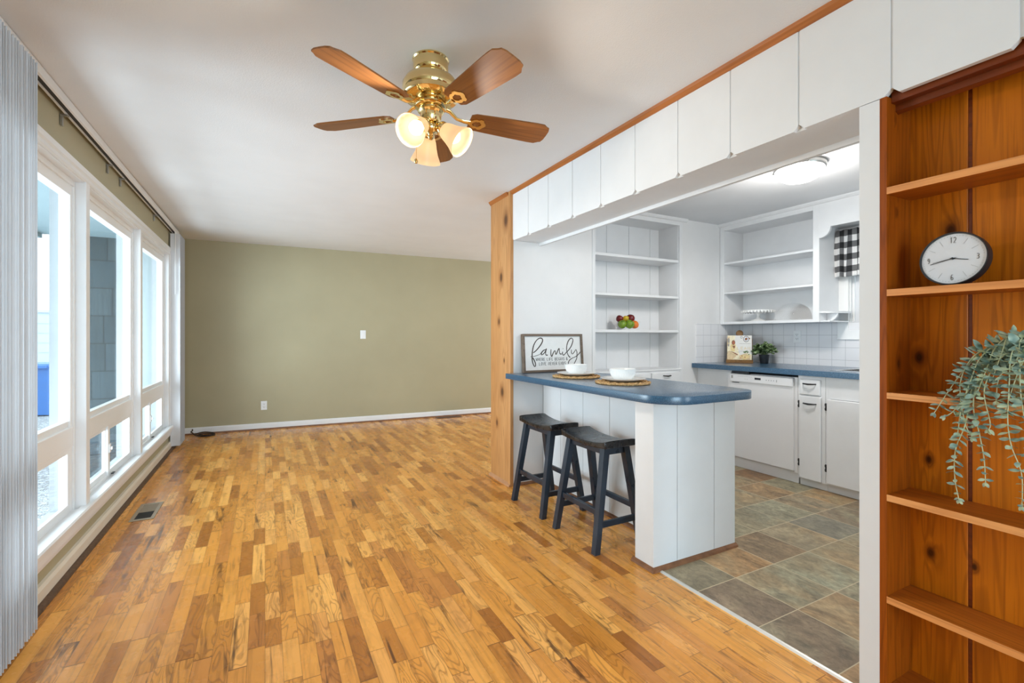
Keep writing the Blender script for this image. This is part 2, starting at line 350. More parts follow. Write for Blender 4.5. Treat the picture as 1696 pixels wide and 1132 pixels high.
# ------------------------------------------------------------------ mesh building
JR = random.Random(3)
class MB:
    def __init__(s): s.bm = bmesh.new(); s.uv = None
    def box(s, x0, x1, y0, y1, z0, z1, bev=0.0, seg=2):
        j = lambda: JR.uniform(.00004, .00022)          # a hair smaller each time, so no two faces lie in one plane
        x0, x1, y0, y1, z0, z1 = x0+j(), x1-j(), y0+j(), y1-j(), z0+j(), z1-j()
        g = bmesh.ops.create_cube(s.bm, size=1.0); vs = g['verts']
        for v in vs: v.co = Vector(((x0+x1)/2 + v.co.x*(x1-x0), (y0+y1)/2 + v.co.y*(y1-y0), (z0+z1)/2 + v.co.z*(z1-z0)))
        if bev:
            es = list({e for v in vs for e in v.link_edges})
            bmesh.ops.bevel(s.bm, geom=es, offset=bev, segments=seg, affect='EDGES', profile=.5)
        return s
    def prism(s, poly, axis, a, b):
        """Polygon in the plane across axis, extruded from a to b along it. axis 0: (y,z), 1: (x,z), 2: (x,y)."""
        def P(p, h): return {0: (h, p[0], p[1]), 1: (p[0], h, p[1]), 2: (p[0], p[1], h)}[axis]
        A = [s.bm.verts.new(P(p, a)) for p in poly]; B = [s.bm.verts.new(P(p, b)) for p in poly]
        n = len(poly); fs = [s.bm.faces.new(A), s.bm.faces.new(B)]
        for i in range(n): fs.append(s.bm.faces.new((A[i], A[(i+1) % n], B[(i+1) % n], B[i])))
        bmesh.ops.recalc_face_normals(s.bm, faces=fs)
        return s
    def lathe(s, prof, c=(0, 0, 0), n=32, mtx=None, cap=True):
        """Profile of (radius, height) pairs turned about z at c (or about mtx's z)."""
        rings = []
        T = mtx or Matrix.Translation(c); new = []
        for r, h in prof:
            if r < 1e-6: rings.append([s.bm.verts.new(T @ Vector((0, 0, h)))])
            else: rings.append([s.bm.verts.new(T @ Vector((r*cos(2*pi*i/n), r*sin(2*pi*i/n), h))) for i in range(n)])
        for a, b in zip(rings, rings[1:]):
            for i in range(n):
                j = (i+1) % n
                if len(a) == 1 and len(b) == 1: continue
                if len(a) == 1: new.append(s.bm.faces.new((a[0], b[i], b[j])))
                elif len(b) == 1: new.append(s.bm.faces.new((a[i], b[0], a[j])))
                else: new.append(s.bm.faces.new((a[i], b[i], b[j], a[j])))
        if cap:
            for q in (rings[0], rings[-1]):
                if len(q) > 2: new.append(s.bm.faces.new(q))
        bmesh.ops.recalc_face_normals(s.bm, faces=new)
        return s
    def tube(s, pts, r, n=8, cap=True, flat=1.0):
        pts = [Vector(p) for p in pts]; rings = []; up = None; new = []
        for i, p in enumerate(pts):
            d = (pts[min(i+1, len(pts)-1)] - pts[max(i-1, 0)]).normalized()
            if up is None: up = Vector((0, 0, 1)) if abs(d.z) < .9 else Vector((1, 0, 0))
            sx = d.cross(up).normalized(); up = sx.cross(d).normalized()
            rr = r[i] if isinstance(r, (list, tuple)) else r
            rings.append([s.bm.verts.new(p + (sx*cos(2*pi*k/n) + up*sin(2*pi*k/n)*flat)*rr) for k in range(n)])
        for a, b in zip(rings, rings[1:]):
            for k in range(n): new.append(s.bm.faces.new((a[k], a[(k+1) % n], b[(k+1) % n], b[k])))
        if cap: new += [s.bm.faces.new(rings[0]), s.bm.faces.new(rings[-1])]
        bmesh.ops.recalc_face_normals(s.bm, faces=new)
        return s
    def bar(s, p, q, wx, wy, wx2=None, wy2=None):
        """Tapered square bar between two points, its ends level."""
        p, q = Vector(p), Vector(q); wx2 = wx2 or wx; wy2 = wy2 or wy
        A = [s.bm.verts.new(p + Vector((a*wx/2, b*wy/2, 0))) for a, b in ((-1,-1),(1,-1),(1,1),(-1,1))]
        B = [s.bm.verts.new(q + Vector((a*wx2/2, b*wy2/2, 0))) for a, b in ((-1,-1),(1,-1),(1,1),(-1,1))]
        fs = [s.bm.faces.new(A), s.bm.faces.new(B)] + [s.bm.faces.new((A[i], A[(i+1)%4], B[(i+1)%4], B[i])) for i in range(4)]
        bmesh.ops.recalc_face_normals(s.bm, faces=fs); return s
    def grid(s, fn, nu, nv, uvfn=None, thick=0):
        V = [[s.bm.verts.new(fn(i/nu, j/nv)) for j in range(nv+1)] for i in range(nu+1)]
        if uvfn and not s.uv: s.uv = s.bm.loops.layers.uv.new('UVMap')
        for i in range(nu):
            for j in range(nv):
                f = s.bm.faces.new((V[i][j], V[i+1][j], V[i+1][j+1], V[i][j+1]))
                if uvfn:
                    for l, (a, b) in zip(f.loops, ((i, j), (i+1, j), (i+1, j+1), (i, j+1))): l[s.uv].uv = uvfn(a/nu, b/nv)
        return s
    def ribbon(s, pts, wid, fr, t=.0008):
        """Flat stroke of the given width(s) lying in a plane: fr(u, v, h) -> point; pts in (u, v)."""
        n = len(pts); L, R = [], []
        for i, (u, v) in enumerate(pts):
            a = pts[max(i-1, 0)]; b = pts[min(i+1, n-1)]; dx, dy = b[0]-a[0], b[1]-a[1]; q = math.hypot(dx, dy) or 1
            ww = (wid[i] if isinstance(wid, (list, tuple)) else wid)/2
            L.append((u - dy/q*ww, v + dx/q*ww)); R.append((u + dy/q*ww, v - dx/q*ww))
        lo = [[s.bm.verts.new(fr(*p, 0)) for p in S] for S in (L, R)]; hi = [[s.bm.verts.new(fr(*p, t)) for p in S] for S in (L, R)]
        fs = []
        for i in range(n-1):
            fs.append(s.bm.faces.new((hi[0][i], hi[0][i+1], hi[1][i+1], hi[1][i])))
            fs.append(s.bm.faces.new((lo[0][i], lo[1][i], lo[1][i+1], lo[0][i+1])))
            fs.append(s.bm.faces.new((lo[0][i], lo[0][i+1], hi[0][i+1], hi[0][i])))
            fs.append(s.bm.faces.new((lo[1][i], hi[1][i], hi[1][i+1], lo[1][i+1])))
        bmesh.ops.recalc_face_normals(s.bm, faces=fs); return s
    def xf(s, m): bmesh.ops.transform(s.bm, matrix=m, verts=s.bm.verts); return s
    def build(s, name, mat, parent=None, smooth=False, keep=False, ang=40):
        me = bpy.data.meshes.new(name); o = bpy.data.objects.new(name, me); COL.objects.link(o)
        if parent is not None:
            o.parent = parent
            if not keep: bmesh.ops.translate(s.bm, vec=-origin(parent), verts=s.bm.verts)
        s.bm.to_mesh(me); s.bm.free()
        if mat is not None: me.materials.append(mat)
        if smooth:
            for p in me.polygons: p.use_smooth = True
            me.set_sharp_from_angle(angle=radians(ang))
        return o
def origin(o):
    v = Vector((0, 0, 0))
    while o is not None: v += o.location; o = o.parent
    return v
def tag(o, label, cat, group=None, kind=None):
    if label: o['label'] = label
    if cat: o['category'] = cat
    if group: o['group'] = group
    if kind: o['kind'] = kind
    return o
def thing(name, label, cat, loc=(0, 0, 0), group=None, rz=0.0):
    o = bpy.data.objects.new(name, None); COL.objects.link(o); o.location = loc; o.rotation_euler = (0, 0, rz); o.empty_display_size = .05
    return tag(o, label, cat, group)
def struct(mb, name, mat, label, cat, smooth=False):
    return tag(mb.build(name, mat, smooth=smooth), label, cat, kind='structure')
def dup(root, loc, rz, label):
    r = root.copy(); COL.objects.link(r); r.location = loc; r.rotation_euler = (0, 0, rz); r['label'] = label
    for ch in list(root.children):
        c = ch.copy(); COL.objects.link(c); c.parent = r
        for g in list(ch.children):
            d = g.copy(); COL.objects.link(d); d.parent = c
    return r
def catmull(pts, n=8):
    out = []; P = [pts[0]] + list(pts) + [pts[-1]]
    for i in range(1, len(P)-2):
        p0, p1, p2, p3 = [Vector(P[i+k]) for k in (-1, 0, 1, 2)]
        for k in range(n):
            t = k/n; out.append(.5*((2*p1) + (p2-p0)*t + (2*p0-5*p1+4*p2-p3)*t*t + (3*p1-p0-3*p2+p3)*t**3))
    out.append(Vector(P[-2])); return out
def arc(cx, cy, r, a0, a1, n=8): return [(cx + r*cos(radians(a0+(a1-a0)*i/n)), cy + r*sin(radians(a0+(a1-a0)*i/n))) for i in range(n+1)]

# ------------------------------------------------------------------ room shell
CZ = 2.355; WX = -.90; NY0, NY1 = 6.86, 6.48      # far wall is a little out of square
def ny(x): return NY0 + (x+.9)*(NY1-NY0)/6.1
m = MB(); m.prism([(-.98, -2.7), (1.784, -2.7), (1.784, 1.765), (2.06, 1.765), (2.06, 3.32), (5.3, 3.32), (5.3, 6.6), (-.98, 6.95)], 2, -.06, 0)
struct(m, 'floor', M['oakfloor'], 'honey oak strip floor of short boards in the living area', 'floor')
m = MB(); m.prism([(1.786, -2.7), (4.6, -2.7), (4.6, 3.32), (2.062, 3.32), (2.062, 1.763), (1.786, 1.763)], 2, -.06, .001)
struct(m, 'floor_kitchen', M['slate'], 'brown and olive slate-look tile floor with pale grout in the kitchen', 'floor')
m = MB(); m.prism([(1.772, 0), (1.779, .005), (1.789, .006), (1.795, .001), (1.795, 0)], 1, -2.6, 1.752)
struct(m, 'trim_1', paint('brushed_pale_aluminium', (.72, .70, .66), .35, .05, metal=.5), 'pale metal transition strip between oak boards and slate tile', 'floor trim')
# ceiling: flat, rising a touch to the far wall
m = MB(); bm = m.bm
def cz(x, y): return CZ + (.024*max(0, (y-3.66)/3.2)*max(0, 1-(x+.9)/4.2))
pts = [(-1.05, -2.8), (5.4, -2.8), (5.4, 3.66), (-1.05, 3.66), (5.4, 7.0), (-1.05, 7.0)]
lo = [bm.verts.new((x, y, cz(x, y))) for x, y in pts]; hi = [bm.verts.new((x, y, 2.5)) for x, y in pts]
for q in ((0, 1, 2, 3), (3, 2, 4, 5)): bm.faces.new([lo[i] for i in q]); bm.faces.new([hi[i] for i in q])
bmesh.ops.recalc_face_normals(bm, faces=bm.faces)
struct(m, 'ceiling', M['ceiling'], 'flat white lightly textured ceiling', 'ceiling')
# window wall
WB, WT = .20, 2.09
m = MB(); m.box(-1.03, WX, -2.7, 7.0, -.06, WB).box(-1.03, WX, -2.7, 7.0, WT, 2.42).box(-1.03, WX, -2.7, 2.12, WB, WT).box(-1.03, WX, 6.06, 7.0, WB, WT)
struct(m, 'wall_west', M['sage'], 'sage green window wall on the left', 'wall')
m = MB()
bm = m.bm; P4 = [(-1.05, ny(-1.05)), (5.3, ny(5.3)), (5.3, ny(5.3)+.12), (-1.05, ny(-1.05)+.12)]
m.prism(P4, 2, -.06, 2.42)
struct(m, 'wall_north', M['sage'], 'plain sage green wall at the far end of the living room', 'wall')
def skew(d0, d1, prof):
    """moulding along the far wall: prof of (distance from wall, z)"""
    mb = MB(); A = [mb.bm.verts.new((d0, ny(d0)-d, z)) for d, z in prof]; B = [mb.bm.verts.new((d1, ny(d1)-d, z)) for d, z in prof]
    n = len(prof); fs = [mb.bm.faces.new(A), mb.bm.faces.new(B)] + [mb.bm.faces.new((A[i], A[(i+1)%n], B[(i+1)%n], B[i])) for i in range(n)]
    bmesh.ops.recalc_face_normals(mb.bm, faces=fs); return mb
struct(skew(-.9, 5.2, [(0, 0), (.014, 0), (.014, .07), (.009, .082), (0, .084)]), 'baseboard_north', M['trim_white'], 'white baseboard along the far green wall', 'baseboard')
struct(skew(-.9, 5.2, [(.014, 0), (.030, 0), (.028, .011), (.014, .018)]), 'trim_2', M['shoe'], 'brown shoe moulding under the far white baseboard', 'shoe moulding')
m = MB(); m.prism([(WX, 0), (WX+.022, 0), (WX+.022, .068), (WX+.014, .084), (WX, .086)], 1, -2.6, 6.84)
struct(m, 'baseboard_west', paint('cream_white_baseboard', lin(226, 218, 202), .4), 'cream white baseboard under the windows', 'baseboard')
m = MB(); m.prism([(WX+.022, 0), (WX+.046, 0), (WX+.042, .012), (WX+.030, .02), (WX+.022, .021)], 1, -2.6, 6.83)
struct(m, 'trim_3', paint('dark_stained_shoe', lin(92, 68, 48), .6, .3, 60), 'dark brown shoe moulding under the windows', 'shoe moulding')
# windows: three bays of a fixed pane over a two-sash slider
BAYS = [(2.175, 3.41), (3.473, 4.70), (4.763, 5.985)]
PX = [(2.11, 2.175), (3.41, 3.473), (4.70, 4.763), (5.985, 6.05)]
m = MB()
for a, b in PX: m.box(-.972, -.889, a, b, .18, 2.09)
m.box(-.972, -.889, 2.11, 6.05, 2.05, 2.10).box(-.972, -.889, 2.11, 6.05, .17, .245)
struct(m, 'trim_4', M['trim_white'], 'white box posts, head and sill dividing the three windows', 'window jambs')
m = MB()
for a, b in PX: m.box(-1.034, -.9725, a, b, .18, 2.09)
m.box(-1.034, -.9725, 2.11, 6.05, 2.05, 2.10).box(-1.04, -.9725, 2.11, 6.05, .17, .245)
struct(m, 'trim_11', paint('darkened_exterior_jamb', (.36, .385, .40), .7, .05), 'pale exterior jambs outside the window panes', 'exterior jambs')  # gray darkened to hold down the strong outdoor light on these jambs
m = MB()
m.prism([(-.902, 2.057), (-.884, 2.057), (-.880, 2.066), (-.884, 2.088), (-.878, 2.10), (-.878, 2.128), (-.886, 2.133), (-.902, 2.133)], 1, 2.04, 6.12)
m.prism([(-.902, .155), (-.882, .155), (-.878, .178), (-.870, .186), (-.870, .212), (-.858, .224), (-.855, .250), (-.862, .258), (-.902, .258)], 1, 2.03, 6.13)
for a, b in ((2.04, 2.118), (6.042, 6.12)): m.box(-.902, -.880, a, b, .25, 2.06, .003)
for a, b in PX[1:3]: m.box(-.892, -.880, a, b, .256, 2.058, .003)
struct(m, 'trim_5', M['trim_white'], 'white moulded casing and stool around the row of windows', 'window casing')
def window(i, a, b, label):
    m = MB()
    for p, q in ((a, a+.042), (b-.042, b)): m.box(-.985, -.935, p, q, .235, 2.055, .003); m.box(-.97, -.926, p+(0 if p == a else .025), p+(.017 if p == a else .042), .235, 2.055, .002)
    m.box(-.985, -.935, a, b, 1.965, 2.055, .003); m.box(-.97, -.926, a, b, 2.02, 2.055, .002)
    m.box(-.985, -.930, a, b, .595, .705, .004); m.box(-.982, -.945, a+.03, b-.03, .70, .738, .003); m.box(-.985, -.935, a, b, .235, .262, .003)
    o = tag(m.build(f'window_{i}', M['vinyl']), label, 'window', kind='structure')
    mid = (a+b)/2-.02
    MB().box(-.962, -.957, a+.04, b-.04, .735, 1.97).build('pane', M['glass'], o)
    for k, (p, q, xo) in enumerate(((a+.04, mid+.03, .0), (mid-.01, b-.04, .014))):
        m = MB(); x0, x1 = -.968+xo, -.948+xo
        m.box(x0, x1, p, p+.042, .258, .598, .003).box(x0, x1, q-.042, q, .258, .598, .003).box(x0, x1, p, q, .258, .292, .003).box(x0, x1, p, q, .566, .598, .003)
        s = m.build('sash', M['vinyl'], o)
        MB().box(x0+.007, x0+.012, p+.035, q-.035, .288, .570).build('pane', M['glass'], s)
    m = MB(); m.box(-.936, -.926, mid-.004, mid+.028, .41, .47, .004).box(-.928, -.914, mid+.002, mid+.014, .43, .452, .003)
    m.build('latch', M['vinyl'], o)
    MB().box(-.93, -.915, mid+.03, mid+.075, .258, .266, .002).build('lock_foot', M['black'], o)
window(1, *BAYS[0], 'white vinyl window nearest the camera, blue bin seen through it')
window(2, *BAYS[1], 'middle white vinyl window with dark shingles behind the glass')
window(3, *BAYS[2], 'farthest white vinyl window, beside the far blind stack')
# the wall between kitchen and far room, with the niche of the built-in cupboard
KY = 3.30
m = MB(); m.box(1.75, 2.535, KY, 3.66, 0, 2.36).box(3.645, 4.6, KY, 3.66, 0, 2.36).box(2.535, 3.645, KY, 3.66, 2.315, 2.36).box(2.535, 3.645, 3.60, 3.66, 0, 2.36)
struct(m, 'wall_kitchen_north', M['white_wall'], 'white kitchen wall behind the breakfast bar', 'wall')
m = MB(); m.box(4.51, 4.64, -2.7, 1.25, -.06, 2.36).box(4.51, 4.64, 2.24, 3.5, -.06, 2.36).box(4.51, 4.64, 1.25, 2.24, -.06, 1.24).box(4.51, 4.64, 1.25, 2.24, 2.13, 2.36)
struct(m, 'wall_east', M['white_wall'], 'white kitchen wall behind the sink run', 'wall')
m = MB(); m.box(5.2, 5.3, 3.6, 6.6, -.06, 2.42); struct(m, 'wall_hall', M['sage'], 'sage green wall beyond the kitchen', 'wall')
m = MB(); m.box(-1.03, -.65, -2.7, -2.6, -.06, 2.42).box(1.35, 2.3, -2.7, -2.6, -.06, 2.42).box(3.9, 4.6, -2.7, -2.6, -.06, 2.42).box(-.65, 1.35, -2.7, -2.6, 2.1, 2.42).box(2.3, 3.9, -2.7, -2.6, 2.1, 2.42)
struct(m, 'wall_south', M['sage'], 'wall behind the camera with openings for the added glazed doors', 'wall')
# partition with the bookcase; its end stile, and the soffit over the opening
m = MB(); m.box(1.92, 1.98, -.30, .80, 0, 2.36).box(1.745, 1.98, -2.7, -.30, 0, 2.36).box(1.745, 1.98, .776, .836, 0, 1.96)
struct(m, 'wall_partition', M['white'], 'white stile and partition carrying the bookcase', 'wall')
m = MB(); m.box(1.762, 1.992, .80, KY, 1.962, 2.36).box(1.762, 1.98, -.30, .80, 1.99, 2.36).box(1.992, 2.012, .80, KY, 1.94, 2.36)
m.prism([(2.012, 1.94), (2.03, 1.947), (2.034, 1.962), (2.012, 1.968)], 1, .80, KY)
struct(m, 'soffit', M['white'], 'white dropped soffit over the kitchen opening', 'soffit')
JT = [KY, 3.045, 2.766, 2.476, 2.189, 1.90, 1.607, 1.322, 1.035, .745, .459, .172, -.115, -.30]
m = MB()
for q, (b, a) in enumerate(zip(JT, JT[1:])):
    z0 = 1.962; c = .016; v = .004
    if q == 8: poly = [(a+v, 2.36), (a+v, z0+c), (a+c+v, z0), (b-c-v, z0), (b-v, z0+c), (b-v, 2.36)]
    else: poly = [(a+v, 2.36), (a+v, z0+c), (a+c+v, z0), (b-c-v, z0), (b-v, z0+c), (b-v, 2.36)]
    m.prism(poly, 0, 1.745, 1.763)
    m.box(1.7485, 1.763, a-.004, a+.008, z0+c+.004, 2.36)
struct(m, 'trim_6', M['white'], 'white vertical boards with notched lower corners facing the soffit', 'fascia boards')
m = MB(); m.prism([(1.746, 2.327), (1.738, 2.329), (1.726, 2.343), (1.722, 2.355), (1.746, 2.356)], 1, -.30, 3.30)
m.prism([(1.738, 2.322), (1.730, 2.325), (1.714, 2.343), (1.706, 2.357), (1.738, 2.357)], 1, 3.335, 3.672)
struct(m, 'trim_7', M['ceiltrim'], 'orange-brown pine cove moulding along the ceiling above the white boards', 'ceiling moulding')
t = thing('pine_post', 'tall pale knotty pine board at the wall end beside the breakfast bar', 'post', (1.74, 3.48, 0))
MB().box(1.727, 1.752, 3.33, 3.664, 0, 2.355, .002).build('board', M['post'], t)
MB().box(1.72, 1.752, 3.292, 3.328, 0, 2.355, .004).build('edge_strip', M['post'], t)
MB().prism([(1.727, 0), (1.708, 0), (1.710, .012), (1.727, .024)], 1, 3.292, 3.672).build('base_moulding', paint('pale_pine_shoe', lin(190, 140, 100), .5, .1, 30), t)
# cornice moulding in the kitchen
m = MB(); m.prism([(4.187, 2.325), (4.172, 2.33), (4.160, 2.345), (4.156, 2.36), (4.187, 2.36)], 1, .9, KY)
m.prism([(KY, 2.325), (KY-.014, 2.33), (KY-.024, 2.345), (KY-.028, 2.36), (KY, 2.36)], 0, 2.535, 3.70)
struct(m, 'trim_8', M['white'], 'thin white cornice where the kitchen cupboards meet the ceiling', 'cornice')
m = MB(); m.box(4.498, 4.511, 1.0, KY, .93, 1.325); m.box(3.83, 4.511, KY-.012, KY+.001, .93, 1.325)
struct(m, 'backsplash', M['walltile'], 'white square-tiled backsplash behind the sink counter', 'backsplash')
m = MB(); m.box(3.862, 3.88, 2.915, KY, 0, .885)
struct(m, 'trim_9', M['white'], 'plain white filler panel between wall and dishwasher', 'filler panel')
# unseen glazed doors behind the camera, added to let the fill lamps in
for i, (a, b) in enumerate(((-.65, 1.35), (2.3, 3.9))):
    m = MB(); k = (a+b)/2
    for p in (a, k-.04, b-.08): m.box(p, p+.08, -2.68, -2.62, 0, 2.1, .004)
    m.box(a, b, -2.68, -2.62, 2.0, 2.1).box(a, b, -2.68, -2.62, 0, .09)
    o = tag(m.build(f'door_{i+1}', M['vinyl']), ('added white sliding door behind the camera, an opening for fill light', 'added white glazed door at the unseen kitchen end, for fill light')[i], 'door', kind='structure')
    MB().box(a+.07, b-.07, -2.653, -2.647, .08, 2.01).build('pane', M['glass'], o)
# kitchen window over the sink
m = MB()
m.box(4.49, 4.512, 2.235, 2.325, 1.175, 2.13, .003).box(4.49, 4.512, 1.165, 1.255, 1.175, 2.13, .003).box(4.49, 4.512, 1.165, 2.325, 1.172, 1.25, .003)
m.box(4.482, 4.512, 1.165, 2.325, 1.168, 1.182, .003)
m.box(4.51, 4.60, 2.225, 2.241, 1.24, 2.13).box(4.51, 4.60, 1.25, 1.266, 1.24, 2.13).box(4.51, 4.60, 1.25, 2.24, 1.236, 1.252)
for p, q in ((2.185, 2.226), (1.265, 1.305), (1.735, 1.775)): m.box(4.545, 4.59, p, q, 1.25, 2.13, .004)
m.box(4.545, 4.59, 1.26, 2.23, 1.25, 1.29, .004)
m.box(4.53, 4.548, 2.205, 2.226, 1.25, 2.13, .003)
o = tag(m.build('window_4', M['vinyl']), 'white kitchen window over the sink, under a checked valance', 'window', kind='structure')
MB().box(4.566, 4.571, 1.30, 2.19, 1.28, 2.13).build('pane', M['glass'], o)

# ------------------------------------------------------------------ outside the windows
m = MB(); m.box(-40, -1.032, -20, 40, -.40, -.30); struct(m, 'ground', M['gravel'], 'gray gravel yard outside the windows', 'ground')
m = MB(); m.box(-1.95, -1.03, -2, 6.2, 2.20, 2.26).box(-1.99, -1.93, -2, 6.2, 2.16, 2.34)
struct(m, 'eave', M['eave'], 'blue-green porch eave seen through the top of the windows', 'eave')
m = MB(); m.box(-1.74, -1.26, 6.12, 6.9, -.35, 2.22); struct(m, 'wall_shingle', M['shingle'], 'blue-gray cedar shingle wall outside the middle window', 'exterior wall')
m = MB(); m.box(-1.275, -1.03, 6.09, 6.9, -.35, 2.22, .004); struct(m, 'trim_10', paint('pale_exterior_trim', lin(158, 170, 172), .6), 'pale corner boards beside the shingles outside', 'exterior trim')
m = MB(); m.box(-14, 1, 17.0, 17.1, -.3, 1.83); m.box(-14, 1, 16.95, 17.12, 1.83, 1.9)
for k in range(8): m.box(-14, 1, 16.985, 17.0, -.28+.26*k, -.05+.26*k)
tag(m.build('siding_fence', M['fence']), 'long pale horizontal-board fence beyond the blue bin', 'fence')
t = thing('recycling_bin', 'blue wheeled recycling bin on the gravel outside the nearest window', 'bin', (-3.72, 12.15, -.3), rz=-.35)
m = MB()
m.bm.verts.ensure_lookup_table()
def frus(m, w0, d0, w1, d1, z0, z1):
    A = [m.bm.verts.new((a*w0/2, b*d0/2, z0)) for a, b in ((-1,-1),(1,-1),(1,1),(-1,1))]; B = [m.bm.verts.new((a*w1/2, b*d1/2, z1)) for a, b in ((-1,-1),(1,-1),(1,1),(-1,1))]
    fs = [m.bm.faces.new(A), m.bm.faces.new(B)] + [m.bm.faces.new((A[i], A[(i+1)%4], B[(i+1)%4], B[i])) for i in range(4)]
    bmesh.ops.recalc_face_normals(m.bm, faces=fs)
frus(m, .50, .56, .60, .70, .02, .92); frus(m, .64, .74, .64, .74, .88, .93)
for s in (-.15, .15): frus(m, .03, .60, .03, .74, .12, .86)
m.build('body', M['bin'], t, keep=True)
m = MB(); frus(m, .66, .76, .60, .70, .93, .98); m.box(-.30, .30, -.42, -.36, .90, .96, .01); m.build('lid', M['bin'], t, keep=True)
for s in (-1, 1):
    m = MB(); m.lathe([(.0, -.03), (.10, -.03), (.12, -.015), (.12, .015), (.10, .03), (0, .03)], mtx=Matrix.Translation((s*.27, .27, .12)) @ Matrix.Rotation(pi/2, 4, 'Y')); m.build('wheel', M['black'], t, keep=True)

# ------------------------------------------------------------------ vertical blind, drawn open to both ends
t = thing('vertical_blind', 'white vertical blind drawn open, vanes stacked at both ends of the windows', 'blind', (-.86, 4.2, 2.3))
m = MB(); m.prism([(-.898, 2.353), (-.842, 2.353), (-.840, 2.345), (-.841, 2.310), (-.850, 2.306), (-.852, 2.318), (-.872, 2.318), (-.874, 2.304), (-.880, 2.304), (-.880, 2.34), (-.898, 2.345)], 1, 1.0, 6.30)
m.build('headrail', M['trim_white'], t)
MB().box(-.8735, -.8505, 1.0, 6.29, 2.312, 2.3175).build('track', M['dkslot'], t)
for y in (3.10, 3.866, 4.167, 5.285):
    MB().box(-.90, -.868, y-.010, y+.010, 2.294, 2.303, .001).box(-.898, -.888, y-.008, y+.008, 2.245, 2.300, .001).build('bracket', M['nickel'], t)
def vane(y, yaw):
    m = MB(); N = 8; w = .086; th = .0012
    L = [(-w/2 + w*i/N, .004*(1-(2*i/N-1)**2)) for i in range(N+1)]
    poly = L + [(x, q-th) for x, q in reversed(L)]
    c, s = cos(yaw), sin(yaw)
    m.prism([(-.841 + x*c - q*s, y + x*s + q*c) for x, q in poly], 2, .036, 2.285)
    o = m.build('vane', M['vane'], t, smooth=True)
    MB().box(-.846, -.836, y-.003, y+.003, 2.280, 2.313).build('carrier', M['vinyl'], o)
for i in range(27): vane(1.94 + i*.0224, random.uniform(-.13, .13))
for i in range(16): vane(6.046 + i*.0218, random.uniform(-.04, .04) if i else .0)
MB().tube([(-.838, 6.028, 2.31), (-.838, 6.026, 2.25), (-.838, 6.024, 1.64)], .0035).build('wand', M['vinyl'], t, smooth=True)

# ------------------------------------------------------------------ small things on the far wall and floor
def plate(name, label, cat, x, z, w_, h_, kind):
    y = ny(x); t = thing(name, label, cat, (x, y, z)); a = math.atan((NY1-NY0)/6.1); t.rotation_euler = (0, 0, a)
    MB().box(-w_/2, w_/2, -.006, 0, -h_/2, h_/2, .0025).build('cover_plate', M['plate_white'], t, keep=True)
    if kind == 'switch':
        MB().box(-.017, .017, -.010, -.004, -.033, .033, .002).build('rocker', M['plate_white'], t, keep=True)
    else:
        for s in (-1, 1): receptacle(t, s)
def receptacle(t, s):
    o = MB().box(-.017, .017, -.008, -.004, s*.019-.014, s*.019+.014, .003).build('receptacle', M['plate_white'], t, keep=True)
    m = MB(); m.box(-.009, -.006, -.0088, -.0075, s*.019-.001, s*.019+.009).box(.006, .009, -.0088, -.0075, s*.019-.001, s*.019+.008).box(-.003, .003, -.0088, -.0075, s*.019-.010, s*.019-.005)
    m.build('slot', M['cf'], o, keep=True)
plate('wall_outlet', 'white double outlet low on the far green wall', 'outlet', -.012, .308, .070, .114, 'outlet')
plate('light_switch', 'white rocker switch plate at shoulder height on the far green wall', 'switch', 1.206, 1.221, .074, .118, 'switch')
t = thing('floor_register', 'pewter floor register set in the oak floor below the middle window', 'floor vent', (-.712, 3.99, 0))
m = MB()
for a in ((-.066, .066, -.178, -.150), (-.066, .066, .150, .178), (-.066, -.044, -.178, .178), (.044, .066, -.178, .178)): m.box(a[0], a[1], a[2], a[3], 0, .005, .0015)
m.build('frame', M['vent'], t, keep=True)
m = MB()
for k in range(22): m.box(-.044, .044, -.012 + k*.0078, -.0085 + k*.0078, .0008, .004)
m.box(-.044, .044, -.004, .150, .0006, .003)
m.build('grille', M['vent'], t, keep=True)
MB().box(-.044, .044, -.150, -.012, .0004, .0022).build('damper_opening', M['dark'], t, keep=True)
t = thing('floor_register', 'brown floor register close to the far baseboard near the pine post', 'floor vent', (2.40, 6.545, 0), rz=math.atan((NY1-NY0)/6.1))
m = MB()
for a in ((-.19, .19, -.062, -.045), (-.19, .19, .045, .062), (-.19, -.165, -.062, .062), (.165, .19, -.062, .062)): m.box(*a, 0, .005, .0015)
m.build('frame', M['brownvent'], t, keep=True)
m = MB()
for k in range(28): m.box(-.16+.0118*k, -.153+.0118*k, -.045, .045, .0008, .004)
m.build('grille', M['brownvent'], t, keep=True)
MB().box(-.165, .165, -.045, .045, .0003, .001).build('damper_opening', M['dark'], t, keep=True)
pts = [(-.775, 6.78, .075), (-.772, 6.765, .062), (-.785, 6.752, .05), (-.765, 6.735, .038), (-.75, 6.72, .02), (-.70, 6.66, .010), (-.62, 6.62, .008), (-.54, 6.66, .008), (-.56, 6.74, .022), (-.66, 6.76, .036), (-.74, 6.73, .02), (-.68, 6.66, .012), (-.60, 6.65, .014), (-.55, 6.70, .014), (-.62, 6.74, .02), (-.70, 6.70, .022), (-.66, 6.655, .017), (-.585, 6.64, .018)]
t = tag(MB().tube(catmull(pts, 6), .0065).build('cable', M['cord'], smooth=True), 'short dark coiled cable on the floor in the far left corner', 'cable')

